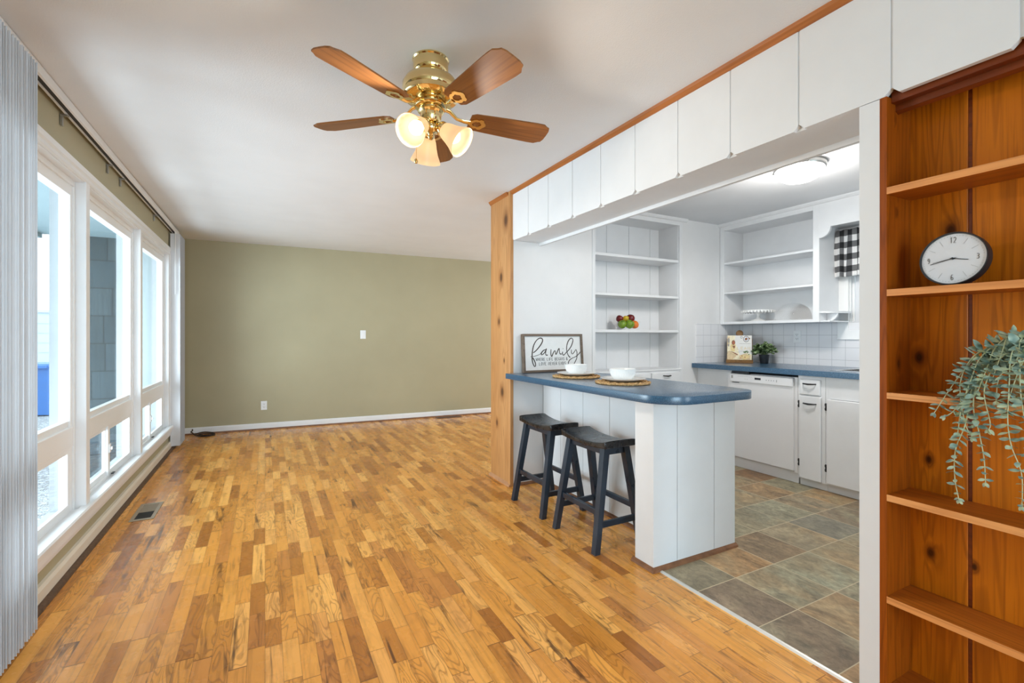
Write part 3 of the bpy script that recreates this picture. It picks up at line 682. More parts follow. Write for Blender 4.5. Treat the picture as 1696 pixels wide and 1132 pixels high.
# ------------------------------------------------------------------ ceiling fan with light kit
FX, FY = .613, 1.889
t = thing('ceiling_fan', 'brass ceiling fan with five oak blades and three lit glass shades', 'ceiling fan', (FX, FY, 2.355))
L = lambda prof, n=48: MB().lathe(prof, (FX, FY, 0), n)
L([(0, 2.355), (.074, 2.355), (.076, 2.349), (.072, 2.344), (.073, 2.312), (.068, 2.296), (.050, 2.284), (0, 2.282)]).build('canopy', M['brass'], t, smooth=True)
L([(0, 2.286), (.050, 2.286), (.080, 2.281), (.104, 2.267), (.116, 2.246), (.117, 2.226), (.112, 2.216), (.116, 2.212), (.115, 2.196), (.106, 2.187), (.066, 2.183), (0, 2.183)]).build('motor_housing', M['brass'], t, smooth=True)
L([(0, 2.186), (.056, 2.186), (.059, 2.180), (.058, 2.164), (.062, 2.160), (.067, 2.155), (.063, 2.151), (.048, 2.149), (.048, 2.138), (0, 2.138)]).build('flywheel_hub', M['brass'], t, smooth=True)
L([(0, 2.140), (.052, 2.140), (.054, 2.135), (.050, 2.130), (.045, 2.126), (.044, 2.102), (.036, 2.090), (0, 2.088)]).build('switch_housing', M['brass'], t, smooth=True)
L([(0, 2.090), (.022, 2.090), (.032, 2.080), (.034, 2.068), (.028, 2.054), (.014, 2.046), (.010, 2.038), (.014, 2.032), (.008, 2.022), (0, 2.019)], 32).build('light_fitter', M['brass'], t, smooth=True)
def blade_outline():
    half = [(.0, .040), (.02, .052), (.08, .056), (.20, .0625), (.30, .067), (.332, .066), (.343, .058), (.350, .053), (.360, .049), (.366, .03), (.367, .0)]
    return half + [(x, -y) for x, y in reversed(half[:-1])]
for k in range(5):
    a = radians(-149.6 + 72*k); R = Matrix.Translation((FX, FY, 2.118)) @ Matrix.Rotation(a, 4, 'Z')
    T = R @ Matrix.Translation((.165, 0, 0)) @ Matrix.Rotation(radians(-12), 4, 'X')
    b = MB().prism(blade_outline(), 2, -.003, .003)
    o = b.build('blade', M['blade'], t, keep=True); o.matrix_parent_inverse = Matrix.Identity(4)
    TL = Matrix.Translation((0, 0, 2.127-2.355)) @ Matrix.Rotation(a, 4, 'Z') @ Matrix.Translation((.168, 0, 0)) @ Matrix.Rotation(radians(-12), 4, 'X'); o.matrix_local = TL
    m = MB()
    half = [(.0, .010), (.012, .024), (.024, .030), (.036, .027), (.044, .034), (.056, .030), (.062, .018), (.070, .010), (.074, 0)]
    med = half + [(x, -y) for x, y in reversed(half[:-1])]
    n = len(med); z0, z1 = -.0085, -.003
    inner = [(.032 + (x-.036)*.55, y*.52) for x, y in med]
    V = [[m.bm.verts.new((x, y, z)) for x, y in P] for P, z in ((med, z0), (inner, z0), (inner, z1), (med, z1))]
    fs = []
    for p in range(3):
        for i in range(n): fs.append(m.bm.faces.new((V[p][i], V[p][(i+1)%n], V[p+1][(i+1)%n], V[p+1][i])))
    for i in range(n): fs.append(m.bm.faces.new((V[3][i], V[3][(i+1)%n], V[0][(i+1)%n], V[0][i])))
    bmesh.ops.recalc_face_normals(m.bm, faces=fs)
    m.tube([(-.108, 0, .036), (-.085, 0, .030), (-.055, .004, .004), (-.025, .0, -.006), (.004, 0, -.006)], [.012, .011, .009, .009, .012], 10, flat=.6)
    q = m.build('blade_arm', M['brass'], t, keep=True, smooth=True); q.matrix_local = TL
for k, a in enumerate((219, -43, 84)):
    a = radians(a); tilt = radians((56, 52, 34)[k])
    T = Matrix.Translation((FX, FY, 2.068)) @ Matrix.Rotation(a, 4, 'Z') @ Matrix.Translation((.046, 0, 0)) @ Matrix.Rotation(pi - tilt, 4, 'Y')
    c = Matrix.Translation((-FX, -FY, 0)).to_translation()
    s = MB().lathe([(.024, .014), (.030, .02), (.036, .035), (.042, .060), (.050, .085), (.061, .108), (.0655, .120), (.0635, .120), (.059, .108), (.048, .085), (.040, .060), (.034, .035), (.028, .02), (.022, .014)], mtx=T, n=40, cap=False).build('lamp_shade', M['shade'], t, smooth=True)
    MB().lathe([(0, -.022), (.010, -.022), (.018, -.010), (.027, .0), (.029, .014), (.026, .020), (0, .020)], mtx=T, n=24).build('socket', M['brass'], s, smooth=True)
    MB().lathe([(0, .018), (.012, .02), (.014, .035), (.024, .052), (.029, .068), (.026, .084), (.014, .096), (0, .099)], mtx=T, n=24).build('light_bulb', M['bulb'], s, smooth=True)
    spot('fan_bulb_light', T @ Vector((0, 0, .122)), T.to_3x3() @ Vector((0, 0, 1)), 9, WARM, .04)
m = MB(); x, y = FX-.045, FY+.03
m.tube([(x, y, 2.10), (x-.004, y+.006, 2.03), (x-.006, y+.01, 1.945)], .0012, 6)
m.lathe([(0, 0), (.006, .003), (.009, .010), (.006, .018), (.003, .022), (0, .023)], (x-.006, y+.01, 1.925), 16)
m.build('pull_chain', M['brass'], t, smooth=True)

# ------------------------------------------------------------------ kitchen ceiling light
DX, DY = 3.185, 1.885
t = thing('ceiling_light', 'round flush dome light with nickel rim on the kitchen ceiling', 'ceiling light', (DX, DY, 2.36))
MB().lathe([(0, 2.357), (.148, 2.357), (.156, 2.352), (.158, 2.335), (.154, 2.322), (.146, 2.318), (0, 2.318)], (DX, DY, 0), 56).build('rim', M['nickel'], t, smooth=True)
MB().lathe([(.147, 2.322), (.146, 2.312), (.138, 2.292), (.118, 2.268), (.085, 2.250), (.045, 2.241), (0, 2.238)], (DX, DY, 0), 56).build('dome', M['dome'], t, smooth=True)
for k in range(3):
    a = radians(-10+120*k); MB().lathe([(0, -.006), (.005, -.004), (.006, .004), (0, .008)], (DX+.158*cos(a), DY+.158*sin(a), 2.327), 12).build('thumb_screw', M['nickel'], t, smooth=True)
spot('kitchen_dome_light', (DX, DY, 2.225), (0, 0, -1), 30, (1.0, .965, .92), .10)
bulb('kitchen_dome_light', (DX, DY, 2.06), 8, (1.0, .965, .92), .10)

# ------------------------------------------------------------------ breakfast bar
CT = .905
t = thing('breakfast_bar', 'white board-panelled breakfast bar base with a recessed knee space', 'bar base', (2.05, 2.5, 0))
m = MB()
m.box(1.745, 2.362, 1.775, 1.90, 0, CT-.043); b = m.build('end_wing', M['white'], t)
m = MB()
for a, c in ((1.745, 1.9125), (1.9155, 2.1965), (2.1995, 2.3705)): m.box(a, c, 1.767, 1.776, .018, CT-.043, .0012, 1)
m.build('end_boards', M['white'], t)
MB().box(2.045, 2.362, 1.90, KY-.004, 0, CT-.043).build('carcass', M['white'], t)
m = MB(); Y = [1.901, 2.168, 2.4565, 2.7515, 3.0405, KY-.004]
for a, c in zip(Y, Y[1:]): m.box(2.032, 2.046, a+.0012, c-.0012, .018, CT-.043, .0012, 1)
m.build('knee_space_boards', M['white'], t)
m = MB()
m.prism([(1.767, 0), (1.750, 0), (1.753, .012), (1.767, .022)], 0, 1.735, 2.378)
m.prism([(1.745, 0), (1.728, 0), (1.731, .012), (1.745, .022)], 1, 1.752, 1.915)
m.prism([(2.032, 0), (2.015, 0), (2.018, .012), (2.032, .022)], 1, 1.90, KY-.004)
m.prism([(KY, 0), (KY-.017, 0), (KY-.014, .012), (KY, .022)], 0, 1.755, 2.03)
m.build('base_moulding', M['shoe'], t)
def slab(poly, z0, z1, name, mat, parent=None):
    m = MB(); m.prism(poly, 2, z0, z1)
    es = [e for e in m.bm.edges if abs(e.verts[0].co.z - e.verts[1].co.z) < 1e-6]
    bmesh.ops.bevel(m.bm, geom=es, offset=.003, segments=2, affect='EDGES', profile=.5)
    return m.build(name, mat, parent, smooth=True, ang=30)
x0, x1, y0, r0, r1 = 1.683, 2.385, 1.612, .19, .13
poly = [(x1, KY-.002), (x0, KY-.002)] + arc(x0+r0, y0+r0, r0, 180, 270, 16) + arc(x1-r1, y0+r1, r1, 270, 360, 14)
o = slab(poly, CT-.042, CT, 'bar_countertop', M['laminate'])
tag(o, 'slate blue laminate countertop with rounded corners on the breakfast bar', 'countertop')

# ------------------------------------------------------------------ saddle stools
def stool(loc, label):
    t = thing('saddle_stool', label, 'stool', loc, 'saddle stools at the breakfast bar')
    m = MB(); NU, NV = 20, 8; lx, ly = .225, .435
    def top(u, v): 
        Y = (u-.5)*ly; X = (v-.5)*lx; d = abs(Y)/(ly/2); return Vector((X, Y, .590 + .026*d**2.2 - .004*(2*abs(v-.5))**6))
    def bot(u, v):
        p = top(u, v); p.z = .562 + .012*(abs(p.y)/(ly/2))**2; return p
    A = [[m.bm.verts.new(top(i/NU, j/NV)) for j in range(NV+1)] for i in range(NU+1)]; B = [[m.bm.verts.new(bot(i/NU, j/NV)) for j in range(NV+1)] for i in range(NU+1)]
    fs = []
    for i in range(NU):
        for j in range(NV): fs += [m.bm.faces.new((A[i][j], A[i+1][j], A[i+1][j+1], A[i][j+1])), m.bm.faces.new((B[i][j], B[i][j+1], B[i+1][j+1], B[i+1][j]))]
        for j in (0, NV): fs.append(m.bm.faces.new((A[i][j], B[i][j], B[i+1][j], A[i+1][j])))
    for j in range(NV):
        for i in (0, NU): fs.append(m.bm.faces.new((A[i][j], A[i][j+1], B[i][j+1], B[i][j])))
    bmesh.ops.recalc_face_normals(m.bm, faces=fs)
    o = m.build('seat', M['stoolseat'], t, keep=True, smooth=True, ang=50)
    bv = o.modifiers.new('edge', 'BEVEL'); bv.width = .006; bv.segments = 2; bv.limit_method = 'ANGLE'; bv.angle_limit = radians(50)
    tx, ty, bx, by = .072, .165, .163, .198
    def leg(sx, sy, z): f = z/.565; return (sx*(bx+(tx-bx)*f), sy*(by+(ty-by)*f), z)
    for sx in (-1, 1):
        for sy in (-1, 1): MB().bar(leg(sx, sy, 0), leg(sx, sy, .578), .034, .036, .040, .040).build('leg', M['stool'], t, keep=True)
    for sx in (-1, 1): MB().box(sx*.070-.010, sx*.070+.010, -.165, .165, .528, .576, .002).build('apron', M['stool'], t, keep=True)
    for sy in (-1, 1): MB().box(-.070, .070, sy*.166-.010, sy*.166+.010, .528, .576, .002).build('apron', M['stool'], t, keep=True)
    for sx in (-1, 1):
        p, q = leg(sx, -1, .215), leg(sx, 1, .215); MB().box(p[0]-.010, p[0]+.010, p[1], q[1], .198, .232, .003).build('stretcher', M['stool'], t, keep=True)
    for sy in (-1, 1):
        p, q = leg(-1, sy, .150), leg(1, sy, .150); MB().box(p[0], q[0], p[1]-.010, p[1]+.010, .133, .167, .003).build('stretcher', M['stool'], t, keep=True)
    return t
s1 = stool((1.770, 2.258, 0), 'black saddle-seat stool nearest the white end of the breakfast bar')
dup(s1, (1.776, 2.822, 0), 0, 'black saddle-seat stool nearer the pine post')

# ------------------------------------------------------------------ on the breakfast bar
def setting(x, y, which, parts):
    m = MB(); R = .168
    m.lathe([(0, .0), (R-.006, .0), (R, .004), (R, .008), (R-.006, .012), (R-.03, .011), (0, .011)], n=64)
    for i in range(3):
        n = 110; rr = R-.006-.022*i
        pts = [((rr + .004*cos(k*.9+i))*cos(2*pi*k/n), (rr + .004*cos(k*.9+i))*sin(2*pi*k/n), .0085+.0032*sin(k*.9+i)) for k in range(n+1)]
        m.tube(pts, .006, 6)
    tag(m.build('placemat', M['seagrass'], smooth=True), f'round braided seagrass placemat {which}', 'placemat', 'round placemats on the bar').location = (x, y, CT)
    m = MB(); m.lathe([(0, .004), (.075, .002), (.085, .003), (.11, .010), (.134, .0175), (.138, .021), (.134, .0225), (.108, .015), (.085, .010), (0, .009)], n=64)
    tag(m.build('dinner_plate', M['porcelain'], smooth=True), f'flat white dinner plate on the placemat {which}', 'plate', 'white plates on the bar').location = (x+.004, y+.002, CT+.0135)
    m = MB(); n = 96
    prof = [(0, .004), (.048, .002), (.058, .004), (.068, .018), (.0755, .040), (.080, .058), (.0825, .067), (.0795, .068), (.076, .058), (.070, .040), (.061, .020), (.044, .010), (0, .009)]
    rings = []
    for h, (r, z) in enumerate(prof):
        if r == 0: rings.append([m.bm.verts.new((0, 0, z))]); continue
        rings.append([m.bm.verts.new(((r + (.0011*cos(48*2*pi*k/n) if 3 <= h <= 5 else 0))*cos(2*pi*k/n), (r + (.0011*cos(48*2*pi*k/n) if 3 <= h <= 5 else 0))*sin(2*pi*k/n), z)) for k in range(n)])
    fs = []
    for a, b in zip(rings, rings[1:]):
        for k in range(n):
            j = (k+1) % n
            if len(a) == 1: fs.append(m.bm.faces.new((a[0], b[k], b[j])))
            elif len(b) == 1: fs.append(m.bm.faces.new((a[k], b[0], a[j])))
            else: fs.append(m.bm.faces.new((a[k], b[k], b[j], a[j])))
    bmesh.ops.recalc_face_normals(m.bm, faces=fs)
    tag(m.build('ramekin_bowl', M['porcelain'], smooth=True), f'ribbed white bowl on the plate {which}', 'bowl', 'ribbed bowls on the bar').location = (x+.002, y+.002, CT+.0235)
setting(1.972, 2.753, 'nearer the family sign', 1)
setting(1.975, 2.262, 'nearer the rounded end of the bar', 2)

# ------------------------------------------------------------------ the sign
GL = {'W': [[(0,1),(.25,0),(.5,.7),(.75,0),(1,1)]], 'H': [[(.1,0),(.1,1)],[(.9,0),(.9,1)],[(.1,.5),(.9,.5)]], 'E': [[(.9,1),(.1,1),(.1,0),(.9,0)],[(.1,.5),(.7,.5)]],
 'R': [[(.1,0),(.1,1),(.7,1),(.85,.78),(.7,.52),(.1,.5)],[(.45,.5),(.9,0)]], 'L': [[(.1,1),(.1,0),(.85,0)]], 'I': [[(.5,0),(.5,1)]], 'F': [[(.1,0),(.1,1),(.9,1)],[(.1,.52),(.7,.52)]],
 'B': [[(.1,0),(.1,1),(.65,1),(.8,.78),(.65,.54),(.1,.52)],[(.65,.54),(.88,.28),(.68,0),(.1,0)]], 'G': [[(.9,.85),(.6,1),(.25,.85),(.1,.5),(.25,.12),(.6,0),(.9,.15),(.9,.45),(.6,.45)]],
 'N': [[(.1,0),(.1,1),(.9,0),(.9,1)]], 'S': [[(.85,.88),(.5,1),(.18,.8),(.3,.58),(.7,.44),(.84,.2),(.5,0),(.12,.12)]], 'O': [[(.5,1),(.18,.82),(.1,.5),(.18,.18),(.5,0),(.82,.18),(.9,.5),(.82,.82),(.5,1)]],
 'V': [[(.05,1),(.5,0),(.95,1)]], 'D': [[(.1,0),(.1,1),(.5,.97),(.85,.7),(.88,.4),(.6,.06),(.1,0)]], 'A': [[(.05,0),(.5,1),(.95,0)],[(.22,.35),(.78,.35)]],
 '&': [[(.95,0),(.3,.72),(.3,.9),(.5,1),(.68,.88),(.62,.68),(.2,.42),(.12,.18),(.35,0),(.65,.08),(.92,.42)]],
 '1': [[(.3,.8),(.55,1),(.55,0)]], '2': [[(.12,.78),(.3,.97),(.65,.98),(.85,.78),(.8,.55),(.12,0),(.9,0)]], '3': [[(.12,.95),(.6,1),(.85,.78),(.62,.55),(.4,.52)],[(.62,.55),(.9,.28),(.62,.0),(.1,.05)]],
 '6': [[(.8,.95),(.45,1),(.15,.7),(.12,.25),(.4,0),(.75,.05),(.88,.3),(.7,.52),(.4,.52),(.14,.32)]], '9': [[(.2,.05),(.55,0),(.85,.3),(.88,.75),(.6,1),(.25,.95),(.12,.7),(.3,.48),(.6,.48),(.86,.68)]]}
def write(m, text, u0, u1, v0, v1, wd, fr, gap=.35, adv=1.0):
    n = sum(.55 if c == ' ' else (.35 if c == 'I' else 1.0) for c in text) + gap*(len(text)-1); k = (u1-u0)/n; u = u0
    for c in text:
        cw = .55 if c == ' ' else (.35 if c == 'I' else 1.0)
        if c != ' ':
            for st in GL[c]: m.ribbon([(u + (p if c != 'I' else .5)*k*cw, v0 + q*(v1-v0)) for p, q in st], wd, fr)
        u += k*(cw+gap)
SW, SH = .585, .312
t = thing('family_sign', 'gray-framed white family sign leaning on the kitchen wall on the bar', 'sign', (1.818, 3.258, CT))
T = Matrix.Rotation(radians(-4.6), 4, 'X')
def sf(u, v, h): return T @ Vector((u, -.006-h, v))
m = MB().box(.016, SW-.016, -.006, .004, .016, SH-.016).xf(T); m.build('board', M['signboard'], t, keep=True)
m = MB()
for a in ((0, SW, 0, .018), (0, SW, SH-.018, SH), (0, .018, 0, SH), (SW-.018, SW, 0, SH)): m.box(a[0], a[1], -.020, .010, a[2], a[3], .0015)
m.xf(T); m.build('frame', M['framewood'], t, keep=True)
# the script word, from strokes measured on the sign (unit square of the frame, y down)
def q2(px, py):
    y = (py-68)/(1050-68); xl = 45 + 80*y; xr = 1535 + 75*y; yt = 70; return ((px-xl)/(xr-xl)*SW, (1-(py - 70 + (px-45)*.003)/(1048-70 - (px-125)*.045*min(1, max(0, y))))*SH)
ST = [([(275,640),(330,640),(420,615),(500,580),(525,545),(560,500),(610,470),(640,462)], 9),
 ([(335,545),(400,490),(470,400),(525,310),(548,240),(535,190),(490,172),(430,200),(375,270),(335,370),(315,500),(312,620),(318,720),(340,810),(375,880),(402,870),(395,800),(360,720),(330,670)], 20),
 ([(640,470),(590,480),(545,530),(530,585),(560,590),(610,540),(645,470),(648,445),(635,540),(645,600),(690,605)], 17),
 ([(765,460),(762,540),(775,620),(795,630),(815,570),(850,500),(872,510),(885,580),(905,570),(935,490),(965,440),(975,500),(985,560),(1010,580),(1035,575)], 17),
 ([(1060,520),(1055,570),(1075,605),(1110,590),(1150,540)], 16), ([(1064,440),(1072,446)], 20),
 ([(1150,540),(1210,480),(1270,390),(1305,290),(1315,220),(1290,180),(1250,180),(1200,240),(1165,340),(1158,450),(1175,540),(1210,620),(1258,668)], 18),
 ([(1280,470),(1285,540),(1305,580),(1345,550),(1390,480),(1400,470)], 13), ([(1400,465),(1425,520),(1435,600),(1425,690),(1385,780),(1340,850),(1280,880),(1230,850),(1215,790),(1245,730),(1310,685),(1400,645),(1470,590),(1515,530)], 15)]
m = MB()
for st, wd in ST:
    P = catmull([(a, b, 0) for a, b in st], 6); P = [q2(p.x, p.y) for p in P]; N = len(P)
    m.ribbon(P, [wd/1500*SW*(.92+.35*abs(sin(pi*i/N*2.5))) for i in range(N)], sf)
m.build('script_lettering', M['ink'], t, keep=True)
m = MB()
a = q2(410, 750); b = q2(1190, 735); write(m, 'WHERE LIFE BEGINS &', a[0], b[0], a[1], a[1]+.024, .0034, sf)
a = q2(490, 860); b = q2(1150, 845); write(m, 'LOVE NEVER ENDS', a[0], b[0], a[1], a[1]+.025, .0034, sf)
m.build('small_lettering', M['inkgray'], t, keep=True)

# ------------------------------------------------------------------ built-in cupboard in the kitchen's back wall
HX0, HX1 = 2.568, 3.600
t = thing('built_in_hutch', 'tall white built-in shelf cupboard behind the bar, fruit bowl on its shelf', 'cupboard', (3.09, 3.45, 0))
m = MB(); m.box(2.5355, HX0, KY-.006, KY+.02, 0, 2.315, .002).box(HX1, 3.64, KY-.006, KY+.02, 0, 2.315, .002).box(HX0, HX1, KY-.006, KY+.02, 2.285, 2.315, .002).box(HX0, HX1, KY-.004, KY+.02, 0, .05)
for a in (3.205,): m.box(a-.02, a+.02, KY-.004, KY+.02, .05, .87)
m.box(HX0, HX1, KY-.004, KY+.02, .70, .735).box(HX0, HX1, KY-.004, KY+.02, .846, .869)
m.build('face_frame', M['white'], t)
m = MB(); X = [HX0-.012, 2.913, 3.195, 3.474, 3.605]
for a, b in zip(X, X[1:]): m.box(a+.0012, b-.0012, 3.568, 3.585, .87, 2.30, .0012, 1)
m.build('back_boards', M['white'], t)
for a in (HX0-.014, HX1-.004): MB().box(a, a+.018, KY+.018, 3.57, 0, 2.30).build('side_panel', M['white'], t)
MB().box(HX0-.01, HX1+.01, KY+.0, 3.57, 2.290, 2.31).build('top_panel', M['white'], t)
for z, th in ((1.945, .026), (1.588, .022), (1.258, .024)): MB().box(HX0+.002, HX1-.002, KY+.004, 3.568, z-th, z, .002).build('shelf', M['white'], t)
MB().box(HX0, HX1+.02, KY-.014, 3.568, .868, .884, .004).build('ledge', M['white'], t)
for a, b in ((HX0+.03, 3.185), (3.225, HX1-.012)):
    o = MB().box(a, b, KY-.022, KY-.002, .735, .850, .005).build('drawer', M['white'], t); c = (a+b)/2 - (.0 if a > 3 else 0)
    pts = [(c-.045, KY-.024, .822), (c-.04, KY-.040, .820), (c, KY-.046, .817), (c+.04, KY-.040, .820), (c+.045, KY-.024, .822)]
    MB().tube(pts, [.004, .0055, .007, .0055, .004], 10).build('pull', M['black'], o, smooth=True)
    o = MB().box(a, b, KY-.022, KY-.002, .055, .698, .005).build('door', M['white'], t)
# fruit bowl on its shelf
bx, by, bz = 3.018, 3.40, 1.258; FS = 1.13
m = MB(); m.lathe([(a*1.1, b) for a, b in ((0, .0), (.045, .0), (.055, .006), (.085, .030), (.108, .058), (.118, .078), (.115, .079), (.104, .058), (.082, .033), (.052, .010), (0, .006))], n=48)
o = m.build('fruit_bowl', M['clearglass'], smooth=True); o.location = (bx, by, bz); tag(o, 'clear glass bowl of fruit on the third shelf of the built-in cupboard', 'bowl')
def apple(name, mat, p, r, label, cat, tilt=(0, 0), squash=.92, group=None):
    p = (bx+(p[0]-bx)*FS, by+(p[1]-by)*FS, bz+(p[2]-bz-.006)*FS+.006); r *= FS
    t = thing(name, label, cat, p, group)
    prof = [(0, -.78), (.25, -.92), (.55, -.84), (.86, -.45), (1.0, .05), (.95, .45), (.70, .82), (.38, .93), (.14, .80), (0, .66)] if 'apple' in name else [(0, -1.0), (.3, -.95), (.62, -.78), (.88, -.46), (1, 0), (.88, .46), (.62, .78), (.3, .95), (0, 1.0)]
    if name == 'lemon': prof = [(0, -1.28), (.12, -1.2), (.42, -.95), (.80, -.5), (.95, 0), (.80, .5), (.42, .95), (.12, 1.2), (0, 1.28)]
    T = Matrix.Rotation(tilt[0], 4, 'X') @ Matrix.Rotation(tilt[1], 4, 'Y')
    MB().lathe([(a*r, b*r*squash) for a, b in prof], n=28, mtx=T).build('flesh', mat, t, keep=True, smooth=True, ang=80)
    if 'apple' in name: MB().tube([T @ Vector((0, 0, .6*r)), T @ Vector((.002, 0, .9*r)), T @ Vector((.006, .002, 1.12*r))], .0014, 6).build('stem', M['ink'], t, keep=True)
    elif name == 'orange': MB().lathe([(0, .97*r*squash), (.004, .975*r*squash), (.003, .99*r*squash), (0, 1.0*r*squash)], n=10, mtx=T).build('navel', M['b_green'], t, keep=True)
apple('green_apple', M['gapple'], (bx-.058, by-.012, bz+.046), .036, 'green apple at the left of the glass bowl, left of the other green one', 'apple', (.3, -.5))
apple('green_apple', M['gapple'], (bx-.006, by-.042, bz+.047), .039, 'green apple at the front, between the other green one and the orange', 'apple', (.5, .1))
apple('orange', M['orange'], (bx+.062, by-.026, bz+.046), .036, 'round orange at the right front of the glass fruit bowl', 'orange', (.6, .2))
apple('lemon', M['lemon'], (bx-.005, by+.008, bz+.094), .028, 'yellow lemon on top of the fruit in the glass bowl', 'lemon', (.5, .9))
apple('red_apple', M['rapple'], (bx-.040, by+.040, bz+.092), .033, 'dark red apple behind the lemon, at the left top of the fruit', 'apple', (.3, .5))
apple('red_apple', M['rapple'], (bx+.062, by+.024, bz+.096), .037, 'dark red apple resting on the orange, at the right top of the fruit', 'apple', (-.2, .4))

# ------------------------------------------------------------------ open wall cupboard over the sink counter
UX = 4.187; UW = 4.508
t = thing('wall_cupboard', 'white open-fronted wall cupboard with two shelves and a curved valance board', 'wall cupboard', (4.35, 2.8, 1.32))
m = MB(); m.box(UX-.002, UX+.02, 3.249, KY-.003, 1.32, 2.335, .002).box(UX-.002, UX+.02, 2.311, 2.362, 1.32, 2.335, .002).box(UX-.002, UX+.02, 2.362, 3.249, 2.285, 2.335, .002)
m.build('face_frame', M['white'], t)
MB().box(UX+.002, UW, 2.362, 3.287, 1.32, 1.346, .002).build('bottom_panel', M['white'], t)
MB().box(UX+.01, UW, 2.35, 3.287, 2.288, 2.31).build('top_panel', M['white'], t)
MB().box(UX+.018, UW, 2.312, 2.334, 1.32, 2.33).build('end_panel', M['white'], t)
MB().box(UX+.018, UW, 3.255, 3.287, 1.34, 2.30).build('side_panel', M['white'], t)
MB().box(UW-.012, UW, 2.33, 3.26, 1.34, 2.30).build('back_panel', M['white'], t)
for z, th in ((1.955, .02), (1.650, .018)): MB().box(UX+.006, UW-.010, 2.336, 3.256, z-th, z, .002).build('shelf', M['white'], t)
poly = [(2.311, 2.335), (2.311, 2.036)] + arc(2.305, 2.121, .085, 270, 180, 12) + [(2.20, 2.121), (1.20, 2.121), (1.20, 2.335)]
MB().prism(poly, 0, UX-.002, UX+.02).build('valance_board', M['white'], t)
MB().box(UX+.018, 4.508, 1.20, 2.311, 2.150, 2.165).build('valance_soffit', M['white'], t)
m = MB(); m.prism([(4.485, 2.311), (4.19, 2.311)] + [(4.40+.20*cos(radians(a)), 2.311+.105*sin(radians(a))) for a in range(186, 271, 7)] + [(4.485, 2.206)], 2, 1.397, 1.413)
m.build('corner_shelf', M['white'], t)
m = MB(); m.prism([(2.311, 1.397), (2.311, 1.325)] + [(2.311-.088*sin(radians(a)), 1.397-.072*cos(radians(a))) for a in range(10, 91, 10)], 0, 4.30, 4.318)
m.box(4.20, 4.49, 2.232, 2.311, 1.320, 1.332, .003)
m.build('shelf_bracket', M['white'], t)
# things on its lowest shelf
m = MB(); n = 48; R = .150
m.lathe([(0, 0), (.070, .0), (.074, .004), (.060, .012), (.030, .024), (.016, .040), (.014, .060), (.018, .078), (.040, .092), (.10, .098), (R-.004, .100), (R, .104), (R-.003, .110), (R-.012, .108), (0, .106)], n=n)
o = m.build('cake_stand', M['porcelain'], smooth=True); o.location = (4.335, 2.972, 1.3465); tag(o, 'white footed cake stand with a scalloped rim on the wall cupboard', 'cake stand')
m = MB()
for k in range(30):
    a = 2*pi*k/30; m.lathe([(0, -.004), (.010, -.003), (.0135, 0), (.010, .003), (0, .004)], n=12, mtx=Matrix.Translation((R*cos(a), R*sin(a), .096)) @ Matrix.Rotation(a, 4, 'Z') @ Matrix.Rotation(pi/2, 4, 'Y'))
m.build('scalloped_rim', M['porcelain'], o, keep=True, smooth=True)
t = thing('cake_dome', 'clear glass cake dome beside the white cake stand', 'cake dome', (4.335, 2.62, 1.3465))
m = MB(); m.lathe([(.148, 0), (.149, .004), (.148, .030), (.142, .070), (.122, .112), (.090, .140), (.045, .156), (.012, .160), (.012, .157), (.045, .153), (.088, .137), (.119, .110), (.139, .069), (.145, .030), (.146, .0)], n=56, cap=False)
m.build('dome', M['clearglass'], t, keep=True, smooth=True)
MB().lathe([(0, .157), (.012, .158), (.012, .166), (.022, .174), (.026, .186), (.022, .198), (.010, .205), (0, .206)], n=24).build('knob', M['clearglass'], t, keep=True, smooth=True)

# checked valance on its rod
t = thing('curtain_rod', 'thin white rod holding the checked valance over the kitchen window', 'curtain rod', (4.44, 1.8, 2.10))
MB().tube([(4.508, 2.296, 2.094), (4.452, 2.296, 2.094), (4.44, 2.286, 2.094), (4.44, 1.30, 2.094), (4.452, 1.290, 2.094), (4.508, 1.290, 2.094)], .006, 10).build('rod', M['plate_white'], t, smooth=True)
m = MB(); Lc = 1.62
def cl(u, v):
    y = 2.300 - u*1.01; amp = .006 + .022*(1-v)*(.6+.4*sin(u*37)); ph = u*2*pi*15 + .7*sin(u*23)
    gather = 1.0 if v < .88 else 1.3
    x = 4.418 + amp*gather*sin(ph) - .010*(1-v)
    z = 1.712 + v*(2.118-1.712) + .004*sin(ph*.5)*(1-v) + (.006*sin(ph*1.0) if v > .97 else 0)
    return Vector((x, y + .010*(1-v)*cos(ph*.7) + (.02*(1-v) if u < .03 else 0), z))
m.grid(cl, 260, 26, lambda u, v: (u*Lc, v*.406))
o = m.build('valance_curtain', M['check'], smooth=True, ang=180); tag(o, 'black and white buffalo-check valance over the kitchen window', 'curtain')
sd = o.modifiers.new('cloth', 'SOLIDIFY'); sd.thickness = .0015
# white slatted blind behind it
t = thing('window_blind', 'white vertical slats hanging in the kitchen window under the checked valance', 'blind', (4.535, 1.75, 2.12))
MB().box(4.514, 4.543, 1.27, 2.222, 2.10, 2.129, .003).build('headrail', M['vinyl'], t)
for k in range(17): MB().box(4.522, 4.536, 2.150-.052*k, 2.196-.052*k, 1.262, 2.102, .001).build('slat', M['vane'], t)

